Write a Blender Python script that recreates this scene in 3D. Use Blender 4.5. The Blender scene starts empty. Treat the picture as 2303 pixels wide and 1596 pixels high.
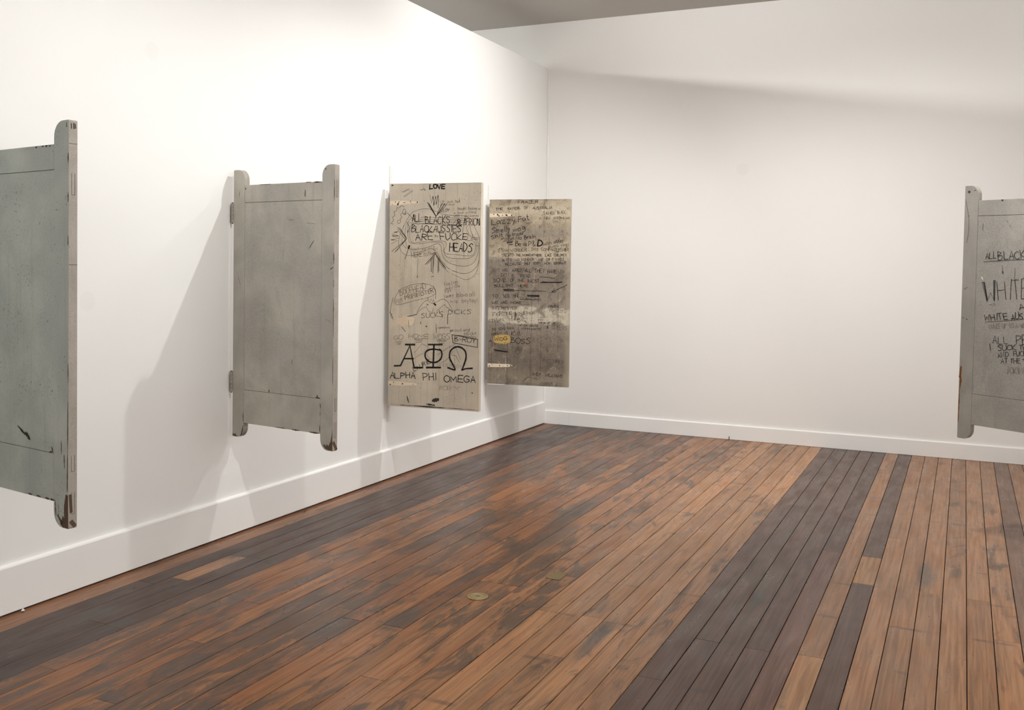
import bpy, math, random
from mathutils import Matrix, Vector

S = bpy.context.scene
COL = S.collection

# ---------------------------------------------------------------- camera
cam = bpy.data.cameras.new('camera')
cam.sensor_width = 36.0
cam.lens = 2203.24 * 36.0 / 2303.0
cam.shift_x = 11.56 / 2303.0
cam.shift_y = -137.96 / 2303.0
cam.clip_start = 0.05
CAM = bpy.data.objects.new('camera', cam)
COL.objects.link(CAM)
yaw, pitch, roll = -0.4368, -0.0274, 0.0136
fw = Vector((math.sin(yaw) * math.cos(pitch), math.cos(yaw) * math.cos(pitch), math.sin(pitch)))
rt = Vector((math.cos(yaw), -math.sin(yaw), 0))
up = rt.cross(fw)
r2 = math.cos(roll) * rt + math.sin(roll) * up
u2 = -math.sin(roll) * rt + math.cos(roll) * up
CAM.matrix_world = Matrix(((r2.x, u2.x, -fw.x, 3.764), (r2.y, u2.y, -fw.y, -8.964), (r2.z, u2.z, -fw.z, 1.55), (0, 0, 0, 1)))
S.camera = CAM

# ---------------------------------------------------------------- world, exposure, lamps
world = bpy.data.worlds.new('world')
S.world = world
world.use_nodes = True
world.node_tree.nodes['Background'].inputs[0].default_value = (1.0, 0.96, 0.91, 1)
world.node_tree.nodes['Background'].inputs[1].default_value = 0.02
S.view_settings.view_transform = 'Standard'
S.view_settings.look = 'None'
S.view_settings.gamma = 1.0
S.view_settings.use_curve_mapping = False
S.view_settings.exposure = 0.06
try:
    S.cycles.use_denoising = True
    S.cycles.max_bounces = 10
    S.cycles.diffuse_bounces = 8
except Exception:
    pass

WARM = (0.99, 0.99, 0.972)


def spot(loc, target, watts, angle=80, blend=0.6, radius=0.022, color=WARM):
    l = bpy.data.lights.new('track_or_fill_spot', 'SPOT')
    l.energy = watts
    l.spot_size = math.radians(angle)
    l.spot_blend = blend
    l.shadow_soft_size = radius
    l.color = color
    o = bpy.data.objects.new('track_or_fill_spot', l)
    COL.objects.link(o)
    o.location = loc
    o.rotation_euler = (Vector(target) - Vector(loc)).to_track_quat('-Z', 'Y').to_euler()
    return o


# three ceiling spots of the track over the doors (their places follow from the door shadows)
spot((2.02, -2.30, 3.80), (0.0, -1.9, 1.7), 190, 122, 0.95)
spot((1.87, -3.84, 3.80), (0.0, -4.0, 0.75), 148, 104, 1.0)
spot((2.08, -5.97, 3.80), (0.0, -5.5, 0.7), 155, 102, 1.0)
# end wall washes; unseen fill spots added to bounce off right and rear walls
spot((2.45, -4.20, 3.80), (4.42, -4.2, 2.4), 540, 96, 1.0)
spot((2.45, -7.40, 3.80), (4.42, -7.2, 2.6), 620, 86, 1.0)
spot((2.00, -3.00, 3.80), (1.4, 0.0, -0.4), 160, 100, 1.0)
spot((3.30, -3.00, 3.80), (3.1, 0.0, -0.4), 245, 102, 1.0)
spot((2.00, -8.60, 3.80), (2.0, -10.4, 2.3), 500, 96, 1.0)
# the next room's spot shines over the top of the partition onto the end wall
spot((-2.5, -6.0, 3.87), (4.5, 0.0, 3.1), 1000, 54, 1.0, 0.08)
spot((-2.0, -4.5, 3.80), (-4.2, -3.5, 2.0), 1800, 130, 0.9)  # unseen fill added to brighten the ceiling and end wall beyond the partition

# ---------------------------------------------------------------- helpers


def mesh(name, verts, faces, mat, parent=None, smooth=False):
    me = bpy.data.meshes.new(name)
    me.from_pydata(verts, [], faces)
    me.update()
    if mat:
        me.materials.append(mat)
    if smooth:
        for p in me.polygons:
            p.use_smooth = True
    o = bpy.data.objects.new(name, me)
    COL.objects.link(o)
    if parent:
        o.parent = parent
    return o


def box_data(x0, x1, y0, y1, z0, z1):
    v = [(x, y, z) for z in (z0, z1) for y in (y0, y1) for x in (x0, x1)]
    f = [(0, 2, 3, 1), (4, 5, 7, 6), (0, 1, 5, 4), (2, 6, 7, 3), (0, 4, 6, 2), (1, 3, 7, 5)]
    return v, f


def box(name, x0, x1, y0, y1, z0, z1, mat, parent=None):
    v, f = box_data(x0, x1, y0, y1, z0, z1)
    return mesh(name, v, f, mat, parent)


def bevel(o, w=0.0015, seg=2):
    m = o.modifiers.new('bevel', 'BEVEL')
    m.width = w
    m.segments = seg
    m.limit_method = 'ANGLE'
    return o


def prism(name, outline, y0, y1, mat, parent=None):
    """outline: list of (x, z), extruded along y from y0 (front) to y1 (back)"""
    n = len(outline)
    v = [(x, y0, z) for x, z in outline] + [(x, y1, z) for x, z in outline]
    f = [tuple(range(n)), tuple(range(2 * n - 1, n - 1, -1))]
    f += [(i, i + n, (i + 1) % n + n, (i + 1) % n) for i in range(n)]
    o = mesh(name, v, f, mat, parent)
    import bmesh
    bm = bmesh.new()
    bm.from_mesh(o.data)
    bmesh.ops.recalc_face_normals(bm, faces=bm.faces)
    bm.to_mesh(o.data)
    bm.free()
    return o


def tag(o, label, cat, group=None):
    o['label'] = label
    o['category'] = cat
    if group:
        o['group'] = group
    return o


def struct(o):
    o['kind'] = 'structure'
    return o


def empty(name, loc, rz=0.0, ry=0.0):
    o = bpy.data.objects.new(name, None)
    o.empty_display_size = 0.1
    COL.objects.link(o)
    o.location = loc
    o.rotation_euler = (0, ry, rz)
    return o


def srgb(r, g, b):
    f = lambda c: c / 255 / 12.92 if c / 255 <= 0.04045 else ((c / 255 + 0.055) / 1.055) ** 2.4
    return (f(r), f(g), f(b), 1.0)


class NT:
    """small node-tree helper"""

    def __init__(self, name, rough=0.6, spec=0.3):
        self.m = bpy.data.materials.new(name)
        self.m.use_nodes = True
        self.t = self.m.node_tree
        self.b = self.t.nodes['Principled BSDF']
        self.b.inputs['Roughness'].default_value = rough
        self.b.inputs['Specular IOR Level'].default_value = spec
        self.coord = self.node('ShaderNodeTexCoord')

    def node(self, t, **kw):
        n = self.t.nodes.new(t)
        for k, v in kw.items():
            setattr(n, k, v)
        return n

    def link(self, a, b):
        self.t.links.new(a, b)

    def put(self, sock, v):
        if hasattr(v, 'default_value') or hasattr(v, 'is_linked'):
            self.link(v, sock)
        else:
            sock.default_value = v

    def mapping(self, vec, scale=(1, 1, 1), loc=(0, 0, 0)):
        n = self.node('ShaderNodeMapping')
        self.link(vec, n.inputs[0])
        n.inputs['Scale'].default_value = scale
        self.put(n.inputs['Location'], loc)
        return n.outputs[0]

    def noise(self, vec, scale, detail=4.0, rough=0.55, dist=0.0):
        n = self.node('ShaderNodeTexNoise')
        self.link(vec, n.inputs['Vector'])
        n.inputs['Scale'].default_value = scale
        n.inputs['Detail'].default_value = detail
        n.inputs['Roughness'].default_value = rough
        n.inputs['Distortion'].default_value = dist
        return n.outputs['Fac']

    def step(self, v, a, b, lo=0.0, hi=1.0):
        n = self.node('ShaderNodeMapRange')
        n.interpolation_type = 'SMOOTHSTEP'
        self.put(n.inputs[0], v)
        n.inputs[1].default_value = a
        n.inputs[2].default_value = b
        n.inputs[3].default_value = lo
        n.inputs[4].default_value = hi
        return n.outputs[0]

    def math(self, op, a, b=0.0):
        n = self.node('ShaderNodeMath', operation=op)
        self.put(n.inputs[0], a)
        self.put(n.inputs[1], b)
        return n.outputs[0]

    def mix(self, fac, a, b, blend='MIX'):
        n = self.node('ShaderNodeMix', data_type='RGBA', blend_type=blend)
        n.clamp_factor = True
        self.put(n.inputs[0], fac)
        self.put(n.inputs[6], a)
        self.put(n.inputs[7], b)
        return n.outputs[2]

    def xyz(self, vec):
        n = self.node('ShaderNodeSeparateXYZ')
        self.link(vec, n.inputs[0])
        return n.outputs

    def ramp(self, v, stops):
        n = self.node('ShaderNodeValToRGB')
        self.link(v, n.inputs[0])
        e = n.color_ramp.elements
        while len(e) < len(stops):
            e.new(0.5)
        for i, (p, c) in enumerate(stops):
            e[i].position = p
            e[i].color = c
        return n.outputs[0]

    def color(self, c):
        self.put(self.b.inputs['Base Color'], c)
        return self

    def bump(self, h, strength, dist=0.002):
        n = self.node('ShaderNodeBump')
        n.inputs['Strength'].default_value = strength
        n.inputs['Distance'].default_value = dist
        self.link(h, n.inputs['Height'])
        self.link(n.outputs[0], self.b.inputs['Normal'])


def plain(name, col, rough=0.6, spec=0.3, metal=0.0, speck=None):
    t = NT(name, rough, spec)
    n = t.noise(t.coord.outputs['Object'], 35.0, 4)
    dark = tuple(c * 0.82 for c in col[:3]) + (1,)
    t.color(t.mix(n, dark, col))
    t.b.inputs['Metallic'].default_value = metal
    return t.m


def wall_material(name, base, patches=()):
    t = NT(name, 0.75, 0.2)
    co = t.coord.outputs['Object']
    n = t.noise(co, 1.1, 3)
    c = t.mix(n, tuple(x * 0.975 for x in base[:3]) + (1,), base)
    for (px, py, pz, r) in patches:      # filled and overpainted fixing holes
        d = t.node('ShaderNodeVectorMath', operation='DISTANCE')
        t.link(co, d.inputs[0])
        d.inputs[1].default_value = (px, py, pz)
        f = t.step(d.outputs['Value'], r * 0.8, r * 1.05, 0.5, 0.0)
        c = t.mix(f, c, tuple(x * 0.93 for x in base[:3]) + (1,))
    t.color(c)
    t.bump(t.noise(co, 160.0, 3), 0.06, 0.002)
    return t.m


def plank_material():
    t = NT('floor_timber', 0.35, 0.25)
    info = t.node('ShaderNodeObjectInfo')
    geo = t.node('ShaderNodeNewGeometry')
    pos = geo.outputs['Position']
    off = t.node('ShaderNodeCombineXYZ')
    t.link(t.math('MULTIPLY', info.outputs['Random'], 37.0), off.inputs[0])
    t.link(t.math('MULTIPLY', info.outputs['Random'], 91.0), off.inputs[1])
    add = t.node('ShaderNodeVectorMath', operation='ADD')
    t.link(pos, add.inputs[0])
    t.link(off.outputs[0], add.inputs[1])
    pv = add.outputs[0]
    base = info.outputs['Color']
    stain = info.outputs['Alpha']
    # grain along the board
    g1 = t.noise(t.mapping(pv, (70, 2.2, 1)), 1.0, 5, 0.6, 0.5)
    g2 = t.noise(t.mapping(pv, (14, 1.1, 1)), 1.0, 4, 0.55, 1.6)
    c = t.mix(t.step(g1, 0.3, 0.7), t.mix(1.0, base, (0.64, 0.58, 0.53, 1), 'MULTIPLY'), t.mix(1.0, base, (1.10, 1.05, 0.98, 1), 'MULTIPLY'))
    c = t.mix(t.step(g2, 0.35, 0.7), c, t.mix(1.0, c, (1.12, 1.02, 0.92, 1), 'MULTIPLY'))
    # old grey-black traffic stains, drawn out along the boards, own shape per board
    s1 = t.noise(t.mapping(pv, (8.5, 1.9, 1)), 1.0, 7, 0.68, 1.8)
    s2 = t.noise(pos, 1.3, 3, 0.5)
    sm = t.math('ADD', s1, t.math('MULTIPLY', t.math('SUBTRACT', s2, 0.5), 0.34))
    sm = t.math('ADD', sm, t.math('MULTIPLY', t.math('SUBTRACT', stain, 0.5), 0.42))
    sf = t.step(sm, 0.50, 0.64, 0.0, 0.74)
    c = t.mix(sf, c, (0.056, 0.045, 0.037, 1))
    # worn, gouged patches at some board ends
    for (gx, gy, ga, gl) in ((0.33, -5.86, 0.05, 0.17), (0.53, -5.88, 0.04, 0.13), (0.30, -4.86, 0.04, 0.12), (1.26, -4.86, 0.05, 0.16), (1.33, -5.50, 0.05, 0.22), (1.56, -5.30, 0.07, 0.20),
                             (1.87, -4.46, 0.03, 0.12), (1.66, -3.75, 0.09, 0.40), (0.34, -3.9, 0.05, 0.3), (1.55, -3.2, 0.1, 0.5), (3.62, -3.55, 0.05, 0.30), (2.92, -4.3, 0.04, 0.2), (2.40, -5.1, 0.04, 0.3), (3.76, -3.42, 0.04, 0.16)):
        sub = t.node('ShaderNodeVectorMath', operation='SUBTRACT')
        t.link(pos, sub.inputs[0])
        sub.inputs[1].default_value = (gx, gy, 0)
        mu = t.node('ShaderNodeVectorMath', operation='MULTIPLY')
        t.link(sub.outputs[0], mu.inputs[0])
        mu.inputs[1].default_value = (1 / ga, 1 / gl, 0)
        ln = t.node('ShaderNodeVectorMath', operation='LENGTH')
        t.link(mu.outputs[0], ln.inputs[0])
        gd = t.math('ADD', ln.outputs['Value'], t.math('MULTIPLY', t.math('SUBTRACT', s1, 0.5), 1.6))
        c = t.mix(t.step(gd, 0.45, 1.05, 0.62, 0.0), c, (0.058, 0.054, 0.047, 1))
    # red-brown varnish tint in places
    v = t.step(t.noise(t.mapping(pv, (5, 1.0, 1)), 1.0, 3), 0.55, 0.72, 0.0, 0.35)
    c = t.mix(v, c, t.mix(1.0, c, (0.95, 0.72, 0.62, 1), 'MULTIPLY'))
    # dark smears over the joists, every 0.513 m
    y = t.xyz(pos)[1]
    fy = t.math('FRACT', t.math('DIVIDE', t.math('ADD', y, 20.0 + 0.30 + 0.2565 - 0.5130 * 0), 0.513))
    dj = t.math('ABSOLUTE', t.math('SUBTRACT', fy, 0.5))
    jm = t.math('MULTIPLY', t.step(dj, 0.008, 0.045, 1.0, 0.0), t.step(t.noise(t.mapping(pos, (6, 2, 1)), 1.0, 4), 0.5, 0.66))
    c = t.mix(t.math('MULTIPLY', jm, 0.55), c, (0.05, 0.042, 0.04, 1))
    # borer and nail holes
    h = t.step(t.noise(t.mapping(pos, (75, 55, 1)), 1.0, 1), 0.755, 0.79, 0.0, 0.75)
    c = t.mix(h, c, (0.03, 0.025, 0.02, 1))
    # flecks of white paint and dust
    w = t.math('MULTIPLY', t.step(t.noise(t.mapping(pos, (95, 22, 1), (9, 3, 0)), 1.0, 3), 0.70, 0.76), t.step(t.noise(t.mapping(pos, (2, 2, 1), (4, 4, 0)), 1.0, 2), 0.52, 0.62))
    c = t.mix(t.math('MULTIPLY', w, 0.55), c, (0.42, 0.41, 0.39, 1))
    t.color(c)
    r = t.step(t.noise(t.mapping(pv, (12, 3, 1)), 1.0, 4), 0.3, 0.75, 0.26, 0.42)
    t.link(r, t.b.inputs['Roughness'])
    t.bump(g1, 0.08, 0.001)
    return t.m


def door_paint(name, c1, c2, off, speck=0.6, streak=0.35, tint=None, patch=0.0):
    t = NT(name, 0.55, 0.3)
    co = t.mapping(t.coord.outputs['Object'], (1, 1, 1), off)
    n1 = t.noise(co, 4.5, 6, 0.6, 0.4)
    c = t.mix(t.step(n1, 0.32, 0.68), c1, c2)
    st = t.noise(t.mapping(co, (22, 22, 1.6)), 1.0, 5, 0.6, 0.3)
    c = t.mix(t.step(st, 0.52, 0.72, 0.0, streak), c, tuple(x * 0.62 for x in c1[:3]) + (1,))
    bl = t.noise(co, 2.2, 3)
    if tint:
        c = t.mix(t.step(bl, 0.42, 0.62, 0.0, 0.55), c, tint)
    # scuffs and fly specks
    sp = t.step(t.noise(co, 95.0, 3, 0.55), 0.60, 0.68)
    ms = t.step(t.noise(co, 7.0, 3), 0.42, 0.68)
    c = t.mix(t.math('MULTIPLY', t.math('MULTIPLY', sp, ms), speck), c, (0.055, 0.045, 0.038, 1))
    sc = t.step(t.noise(t.mapping(co, (60, 60, 22)), 1.0, 2), 0.70, 0.76, 0.0, 0.5 * speck)
    c = t.mix(sc, c, (0.09, 0.07, 0.06, 1))
    fine = t.noise(co, 300.0, 2)
    c = t.mix(t.step(fine, 0.2, 0.8, 0.0, 0.14), c, (0.9, 0.9, 0.88, 1))
    c = t.mix(t.step(fine, 0.8, 0.2, 0.0, 0.10), c, (0.1, 0.09, 0.08, 1))
    if patch:
        pf = t.step(t.noise(co, 3.1, 5, 0.6), 0.56, 0.66, 0.0, patch)
        c = t.mix(pf, c, tuple(x * 1.25 for x in c2[:3]) + (1,))
    t.color(c)
    t.bump(t.noise(co, 60.0, 4), 0.12, 0.001)
    return t.m


def grimy_paint(name):
    """the worn brown-grey boards of the fourth door: rubbed bands, runs and blotches"""
    t = NT(name, 0.6, 0.25)
    co = t.coord.outputs['Object']
    z = t.xyz(co)[2]
    n = t.noise(co, 5.0, 6, 0.62, 0.6)
    nf = t.noise(co, 26.0, 5, 0.7)
    zz = t.math('ADD', z, t.math('MULTIPLY', t.math('SUBTRACT', n, 0.5), 0.16))
    zz = t.math('ADD', zz, t.math('MULTIPLY', t.math('SUBTRACT', nf, 0.5), 0.05))
    zz = t.math('DIVIDE', zz, 1.6)
    cream = (0.455, 0.385, 0.285, 1)
    beige = (0.30, 0.245, 0.175, 1)
    grey = (0.25, 0.212, 0.172, 1)
    brown = (0.20, 0.165, 0.130, 1)
    dark = (0.16, 0.130, 0.104, 1)
    c = t.ramp(zz, [(0.0, grey), (0.06, (0.24, 0.2, 0.15, 1)), (0.11, dark), (0.22, brown), (0.315, grey),
                    (0.335, grey), (0.345, (0.50, 0.45, 0.36, 1)), (0.405, (0.48, 0.43, 0.34, 1)), (0.418, grey), (0.55, brown), (0.66, grey), (0.69, cream),
                    (0.775, beige), (0.80, grey), (0.86, beige), (0.92, cream), (1.0, beige)])
    b = t.noise(co, 9.0, 5, 0.7, 0.5)
    c = t.mix(t.step(b, 0.50, 0.66, 0.0, 0.6), c, (0.095, 0.074, 0.056, 1))
    b2 = t.noise(t.mapping(co, (1, 1, 1), (7, 2, 9)), 16.0, 6, 0.75, 0.8)
    c = t.mix(t.step(b2, 0.55, 0.68, 0.0, 0.55), c, cream)
    c = t.mix(t.step(b2, 0.45, 0.34, 0.0, 0.4), c, (0.10, 0.08, 0.062, 1))
    st = t.noise(t.mapping(co, (48, 48, 1.3)), 1.0, 4, 0.6)
    c = t.mix(t.step(st, 0.55, 0.70, 0.0, 0.55), c, (0.10, 0.065, 0.04, 1))
    sp = t.step(t.noise(co, 100.0, 3), 0.58, 0.66, 0.0, 0.6)
    c = t.mix(sp, c, (0.06, 0.05, 0.04, 1))
    sp2 = t.step(t.noise(t.mapping(co, (1, 1, 1), (3, 5, 7)), 130.0, 2), 0.64, 0.72, 0.0, 0.5)
    c = t.mix(sp2, c, (0.45, 0.40, 0.31, 1))
    x = t.xyz(co)[0]
    c = t.mix(t.step(x, 0.66, 0.72, 0.0, 0.4), c, cream)
    t.color(c)
    t.bump(nf, 0.15, 0.001)
    return t.m


def ink(name, col, strength=1.0):
    """pen and marker: slightly broken, so that the paint grain shows in the stroke"""
    t = NT(name, 0.7, 0.15)
    n = t.noise(t.coord.outputs['Object'], 160.0, 3)
    lift = tuple(min(1.0, c * 1.7 + 0.03) for c in col[:3]) + (1,)
    t.color(t.mix(t.step(n, 0.50, 0.72, 0.0, 0.7), col, lift))
    return t.m


M = {}
M['wall'] = wall_material('wall_white', (0.85, 0.845, 0.832, 1), [(0.002, -5.60, 1.36, 0.05), (0.002, -5.20, 2.62, 0.05)])
M['wall_end'] = wall_material('end_wall_white', (0.83, 0.815, 0.795, 1), [(1.92, 0.0, 2.46, 0.06)])
M['trim'] = wall_material('trim_white', (0.85, 0.84, 0.825, 1))
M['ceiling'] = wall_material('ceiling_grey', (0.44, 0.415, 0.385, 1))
M['subfloor'] = plain('subfloor_dark', (0.012, 0.010, 0.009, 1), 0.9, 0.0)
M['plank'] = plank_material()
M['p1'] = door_paint('grey_green_paint', (0.345, 0.385, 0.348, 1), (0.46, 0.50, 0.455, 1), (3, 1, 4), 0.85, 0.35, (0.315, 0.35, 0.335, 1))
M['p1e'] = door_paint('pinkish_grey_edge_paint', (0.285, 0.252, 0.21, 1), (0.37, 0.33, 0.285, 1), (1, 7, 2), 0.5, 0.3)
M['p2'] = door_paint('warm_grey_paint', (0.345, 0.322, 0.27, 1), (0.49, 0.462, 0.396, 1), (11, 2, 6), 0.45, 0.3, (0.31, 0.288, 0.262, 1))
M['p3'] = door_paint('stone_grey_paint', (0.47, 0.395, 0.295, 1), (0.59, 0.51, 0.392, 1), (21, 5, 1), 0.9, 0.5, (0.42, 0.362, 0.285, 1), 0.0)
M['p5'] = door_paint('mid_grey_paint', (0.185, 0.168, 0.143, 1), (0.265, 0.243, 0.212, 1), (31, 9, 3), 0.55, 0.4, (0.18, 0.168, 0.148, 1))
M['p4'] = grimy_paint('grimy_brown_grey_paint')
M['bare'] = plain('bare_brown_timber', (0.125, 0.086, 0.060, 1), 0.8, 0.1)
M['split'] = plain('split_red_timber', (0.17, 0.068, 0.022, 1), 0.8, 0.1)
M['mark'] = plain('scuff_mark', (0.055, 0.045, 0.04, 1), 0.8, 0.1)
M['grime'] = plain('brown_grime', (0.12, 0.09, 0.065, 1), 0.8, 0.1)
M['cream'] = door_paint('cream_undercoat', (0.64, 0.50, 0.345, 1), (0.78, 0.655, 0.49, 1), (5, 5, 5), 0.7, 0.2)
M['hole'] = plain('screw_hole_dark', (0.018, 0.013, 0.01, 1), 0.9, 0.0)
M['yellow'] = plain('yellow_paint_patch', (0.52, 0.355, 0.125, 1), 0.6, 0.2)
M['red'] = plain('red_dot', (0.62, 0.06, 0.035, 1), 0.5, 0.3)
M['green'] = plain('green_dot', (0.13, 0.15, 0.09, 1), 0.6, 0.2)
M['batten'] = plain('white_batten', (0.80, 0.785, 0.755, 1), 0.6, 0.3)
M['hinge'] = plain('painted_hinge_metal', (0.34, 0.30, 0.255, 1), 0.5, 0.4)
M['rust'] = plain('rust', (0.13, 0.05, 0.022, 1), 0.8, 0.1)
M['brass'] = plain('worn_brass', (0.42, 0.33, 0.17, 1), 0.42, 0.5, 0.75)
M['brass_plate'] = plain('dull_brass', (0.25, 0.185, 0.085, 1), 0.55, 0.4, 0.5)
M['brass_dark'] = plain('dark_groove', (0.05, 0.04, 0.028, 1), 0.7, 0.2)
INK = [ink('black_marker', (0.014, 0.012, 0.011, 1)), ink('dark_pen', (0.045, 0.037, 0.03, 1)),
       ink('worn_pen', (0.105, 0.087, 0.068, 1)), ink('faint_pencil', (0.175, 0.145, 0.112, 1))]

# ---------------------------------------------------------------- the room
H_WALL, H_CEIL, X_R, Y_F = 3.501, 3.95, 4.42, -10.4
struct(box('wall_left', -0.14, 0.0, Y_F, 0.0, 0.0, H_WALL, M['wall']))
struct(box('wall_back', -4.2, X_R + 0.15, 0.0, 0.15, 0.0, H_CEIL, M['wall_end']))
struct(box('wall_right', X_R, X_R + 0.15, Y_F, 0.0, 0.0, H_CEIL, M['wall']))
struct(box('wall_front', -4.2, X_R + 0.15, Y_F - 0.15, Y_F, 0.0, H_CEIL, M['wall']))
struct(box('wall_far', -4.35, -4.2, Y_F - 0.15, 0.15, 0.0, H_CEIL, M['wall']))
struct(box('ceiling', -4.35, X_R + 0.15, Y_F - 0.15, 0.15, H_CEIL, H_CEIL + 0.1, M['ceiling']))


def skirting(name, outline, path0, path1, mat):
    """outline in (d, z), d measured out from the wall; extruded from path0 to path1 (points on the floor), out = direction away from the wall"""
    (ax, ay, ox, oy), (bx, by) = path0, path1
    n = len(outline)
    v = [(ax + ox * d, ay + oy * d, z) for d, z in outline] + [(bx + ox * d, by + oy * d, z) for d, z in outline]
    f = [tuple(range(n)), tuple(range(2 * n - 1, n - 1, -1))]
    f += [(i, i + n, (i + 1) % n + n, (i + 1) % n) for i in range(n)]
    o = mesh(name, v, f, mat)
    import bmesh
    bm = bmesh.new()
    bm.from_mesh(o.data)
    bmesh.ops.recalc_face_normals(bm, faces=bm.faces)
    bm.to_mesh(o.data)
    bm.free()
    return struct(o)


skirting('baseboard_left', [(0, 0.010), (0.02, 0.010), (0.02, 0.2085), (0.0165, 0.2145), (0.0, 0.220)], (0.0, Y_F, 1, 0), (0.0, -0.0185), M['trim'])
skirting('baseboard_back', [(0, 0.002), (0.018, 0.002), (0.018, 0.127), (0.015, 0.1315), (0.0, 0.136)], (1.0 - 0.72, 0.0, 0, -1), (X_R, 0.0), M['trim'])
skirting('baseboard_corner', [(0, 0.002), (0.018, 0.002), (0.018, 0.127), (0.015, 0.1315), (0.0, 0.136)], (0.0, 0.0, 0, -1), (1.0 - 0.722, 0.0), M['trim'])
skirting('baseboard_right', [(0, 0.004), (0.02, 0.004), (0.02, 0.2085), (0.0165, 0.2145), (0.0, 0.220)], (X_R, Y_F, -1, 0), (X_R, -0.0185), M['trim'])
# narrow bead in the corner between the partition and the end wall
struct(box('trim_1', 0.002, 0.020, -0.010, 0.0, 0.137, H_WALL - 0.004, M['trim']))

# ---------------------------------------------------------------- floor boards
floor = struct(box('floor', -4.2, X_R, Y_F, 0.0, -0.12, -0.019, M['subfloor']))
W0 = 0.10352


def row_x(k):
    x = 2.670 + W0 * k
    return x - (0.28 * W0 * (k / 24.0) ** 2 if k < 0 else 0.0)


JOIST = [-0.30 - 0.513 * i for i in range(0, 20)]
DARK = (0.100, 0.062, 0.050)
REDD = (0.150, 0.082, 0.064)
ORNG = (0.300, 0.170, 0.098)
PALE = (0.375, 0.212, 0.108)
BROW = (0.262, 0.120, 0.052)
dark_rows = set(range(-24, -20)) | set(range(0, 5)) | {6, 13}
known = {6: [-3.329, -3.834, -6.9], 9: [-3.836, -7.4], 10: [-3.327, -6.9], 11: [-3.838, -7.9], 12: [-1.33, -4.36, -7.4], 5: [-4.905, -8.0],
         4: [-3.320, -6.4], 1: [-4.925, -7.9], 3: [-2.35, -4.930, -8.0], -5: [-3.885, -7.4], -4: [-1.84, -4.890, -5.370, -8.2], -8: [-1.33, -4.390, -7.4],
         -10: [-4.663, -7.9], -9: [-2.325, -3.380, -4.663, -5.875], -13: [-2.86, -5.395, -8.4], -14: [-1.8, -4.910, -5.297, -8.4],
         -11: [-1.33, -5.385, -8.0], -20: [-2.86, -6.353], -23: [-2.35, -4.893, -5.320, -8.4], -17: [-1.810, -5.9], -22: [-5.922, -8.4], -21: [-3.37, -5.93],
         7: [-2.86, -5.9], 8: [-4.4, -7.9], 0: [-5.4], 2: [-1.3, -6.4]}
rnd = random.Random(7)
for k in range(-26, 17):
    xa, xb = row_x(k), row_x(k + 1)
    if k == -26:
        xa = 0.004
    gap = 0.0014 if k < -8 else 0.0016
    if xb > X_R:
        xb = X_R
    if xa >= X_R - 0.01:
        continue
    if k in known:
        js = known[k]
    else:
        js, y = [], -rnd.uniform(0.6, 3.2)
        while y > Y_F + 0.8:
            j = min(JOIST, key=lambda q: abs(q - y))
            js.append(j + rnd.uniform(-0.006, 0.006))
            y -= rnd.uniform(2.0, 4.2)
    ends = [-0.003] + sorted(js, reverse=True) + [Y_F + 0.003]
    for i in range(len(ends) - 1):
        ya, yb = ends[i], ends[i + 1]
        b = 0.0012
        x0, x1, y0, y1 = xa + gap, xb - gap, yb + 0.0007, ya - 0.0007
        zt = rnd.uniform(-0.0006, 0.0006)
        cx, cy = (x0 + x1) / 2, (y0 + y1) / 2
        hx, hy = (x1 - x0) / 2, (y1 - y0) / 2
        v = [(-hx, -hy, -0.019), (hx, -hy, -0.019), (hx, hy, -0.019), (-hx, hy, -0.019),
             (-hx, -hy, -b), (hx, -hy, -b), (hx, hy, -b), (-hx, hy, -b),
             (-hx + b, -hy + b * 0.4, 0), (hx - b, -hy + b * 0.4, 0), (hx - b, hy - b * 0.4, 0), (-hx + b, hy - b * 0.4, 0)]
        f = [(3, 2, 1, 0), (8, 9, 10, 11)]
        for lo in (0, 4):
            f += [(lo + a, lo + (a + 1) % 4, lo + 4 + (a + 1) % 4, lo + 4 + a) for a in range(4)]
        o = mesh('plank', v, f, M['plank'], floor)
        o.location = (cx, cy, zt)
        vary = rnd.uniform(0.86, 1.14)
        if k in dark_rows:
            base, st = (DARK if k >= 0 else (0.066, 0.041, 0.034)), 0.12
            if k in (4,) and i == 1:
                base = REDD
            if k == 13:
                base = (0.19, 0.118, 0.088)
            if k == 6 and i == 1:
                base, st, vary = PALE, 0.05, 1.0
            if k == -23 and i == 2:
                base, st = ORNG, 0.5
            if k == 1 and i == 1 or k == 3 and i == 2:
                base = (0.115, 0.075, 0.066)
            vary = 0.92 + 0.16 * (vary - 0.86) / 0.28 if base[0] < 0.09 else vary
        else:
            t = min(1.0, max(0.0, (k + 15) / 17.0))
            base = tuple(BROW[q] * (1 - t) + ORNG[q] * t for q in range(3)) if k > -21 else ORNG
            st = 0.72 * (1 - t) + 0.34 * t + rnd.uniform(-0.16, 0.16)
            if k <= -25:
                st, base = 0.35, (0.24, 0.128, 0.075)
            if -6 <= k <= -1:
                base = (0.355, 0.195, 0.102)
            if k == 5 and i == 1:
                base, st = PALE, 0.1
            if rnd.random() < 0.25 and k < -9:
                base = (0.20, 0.095, 0.052)
        o.color = (base[0] * vary, base[1] * vary, base[2] * vary, max(0.0, min(1.0, st)))

# ---------------------------------------------------------------- doors
rj = random.Random(3)


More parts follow.
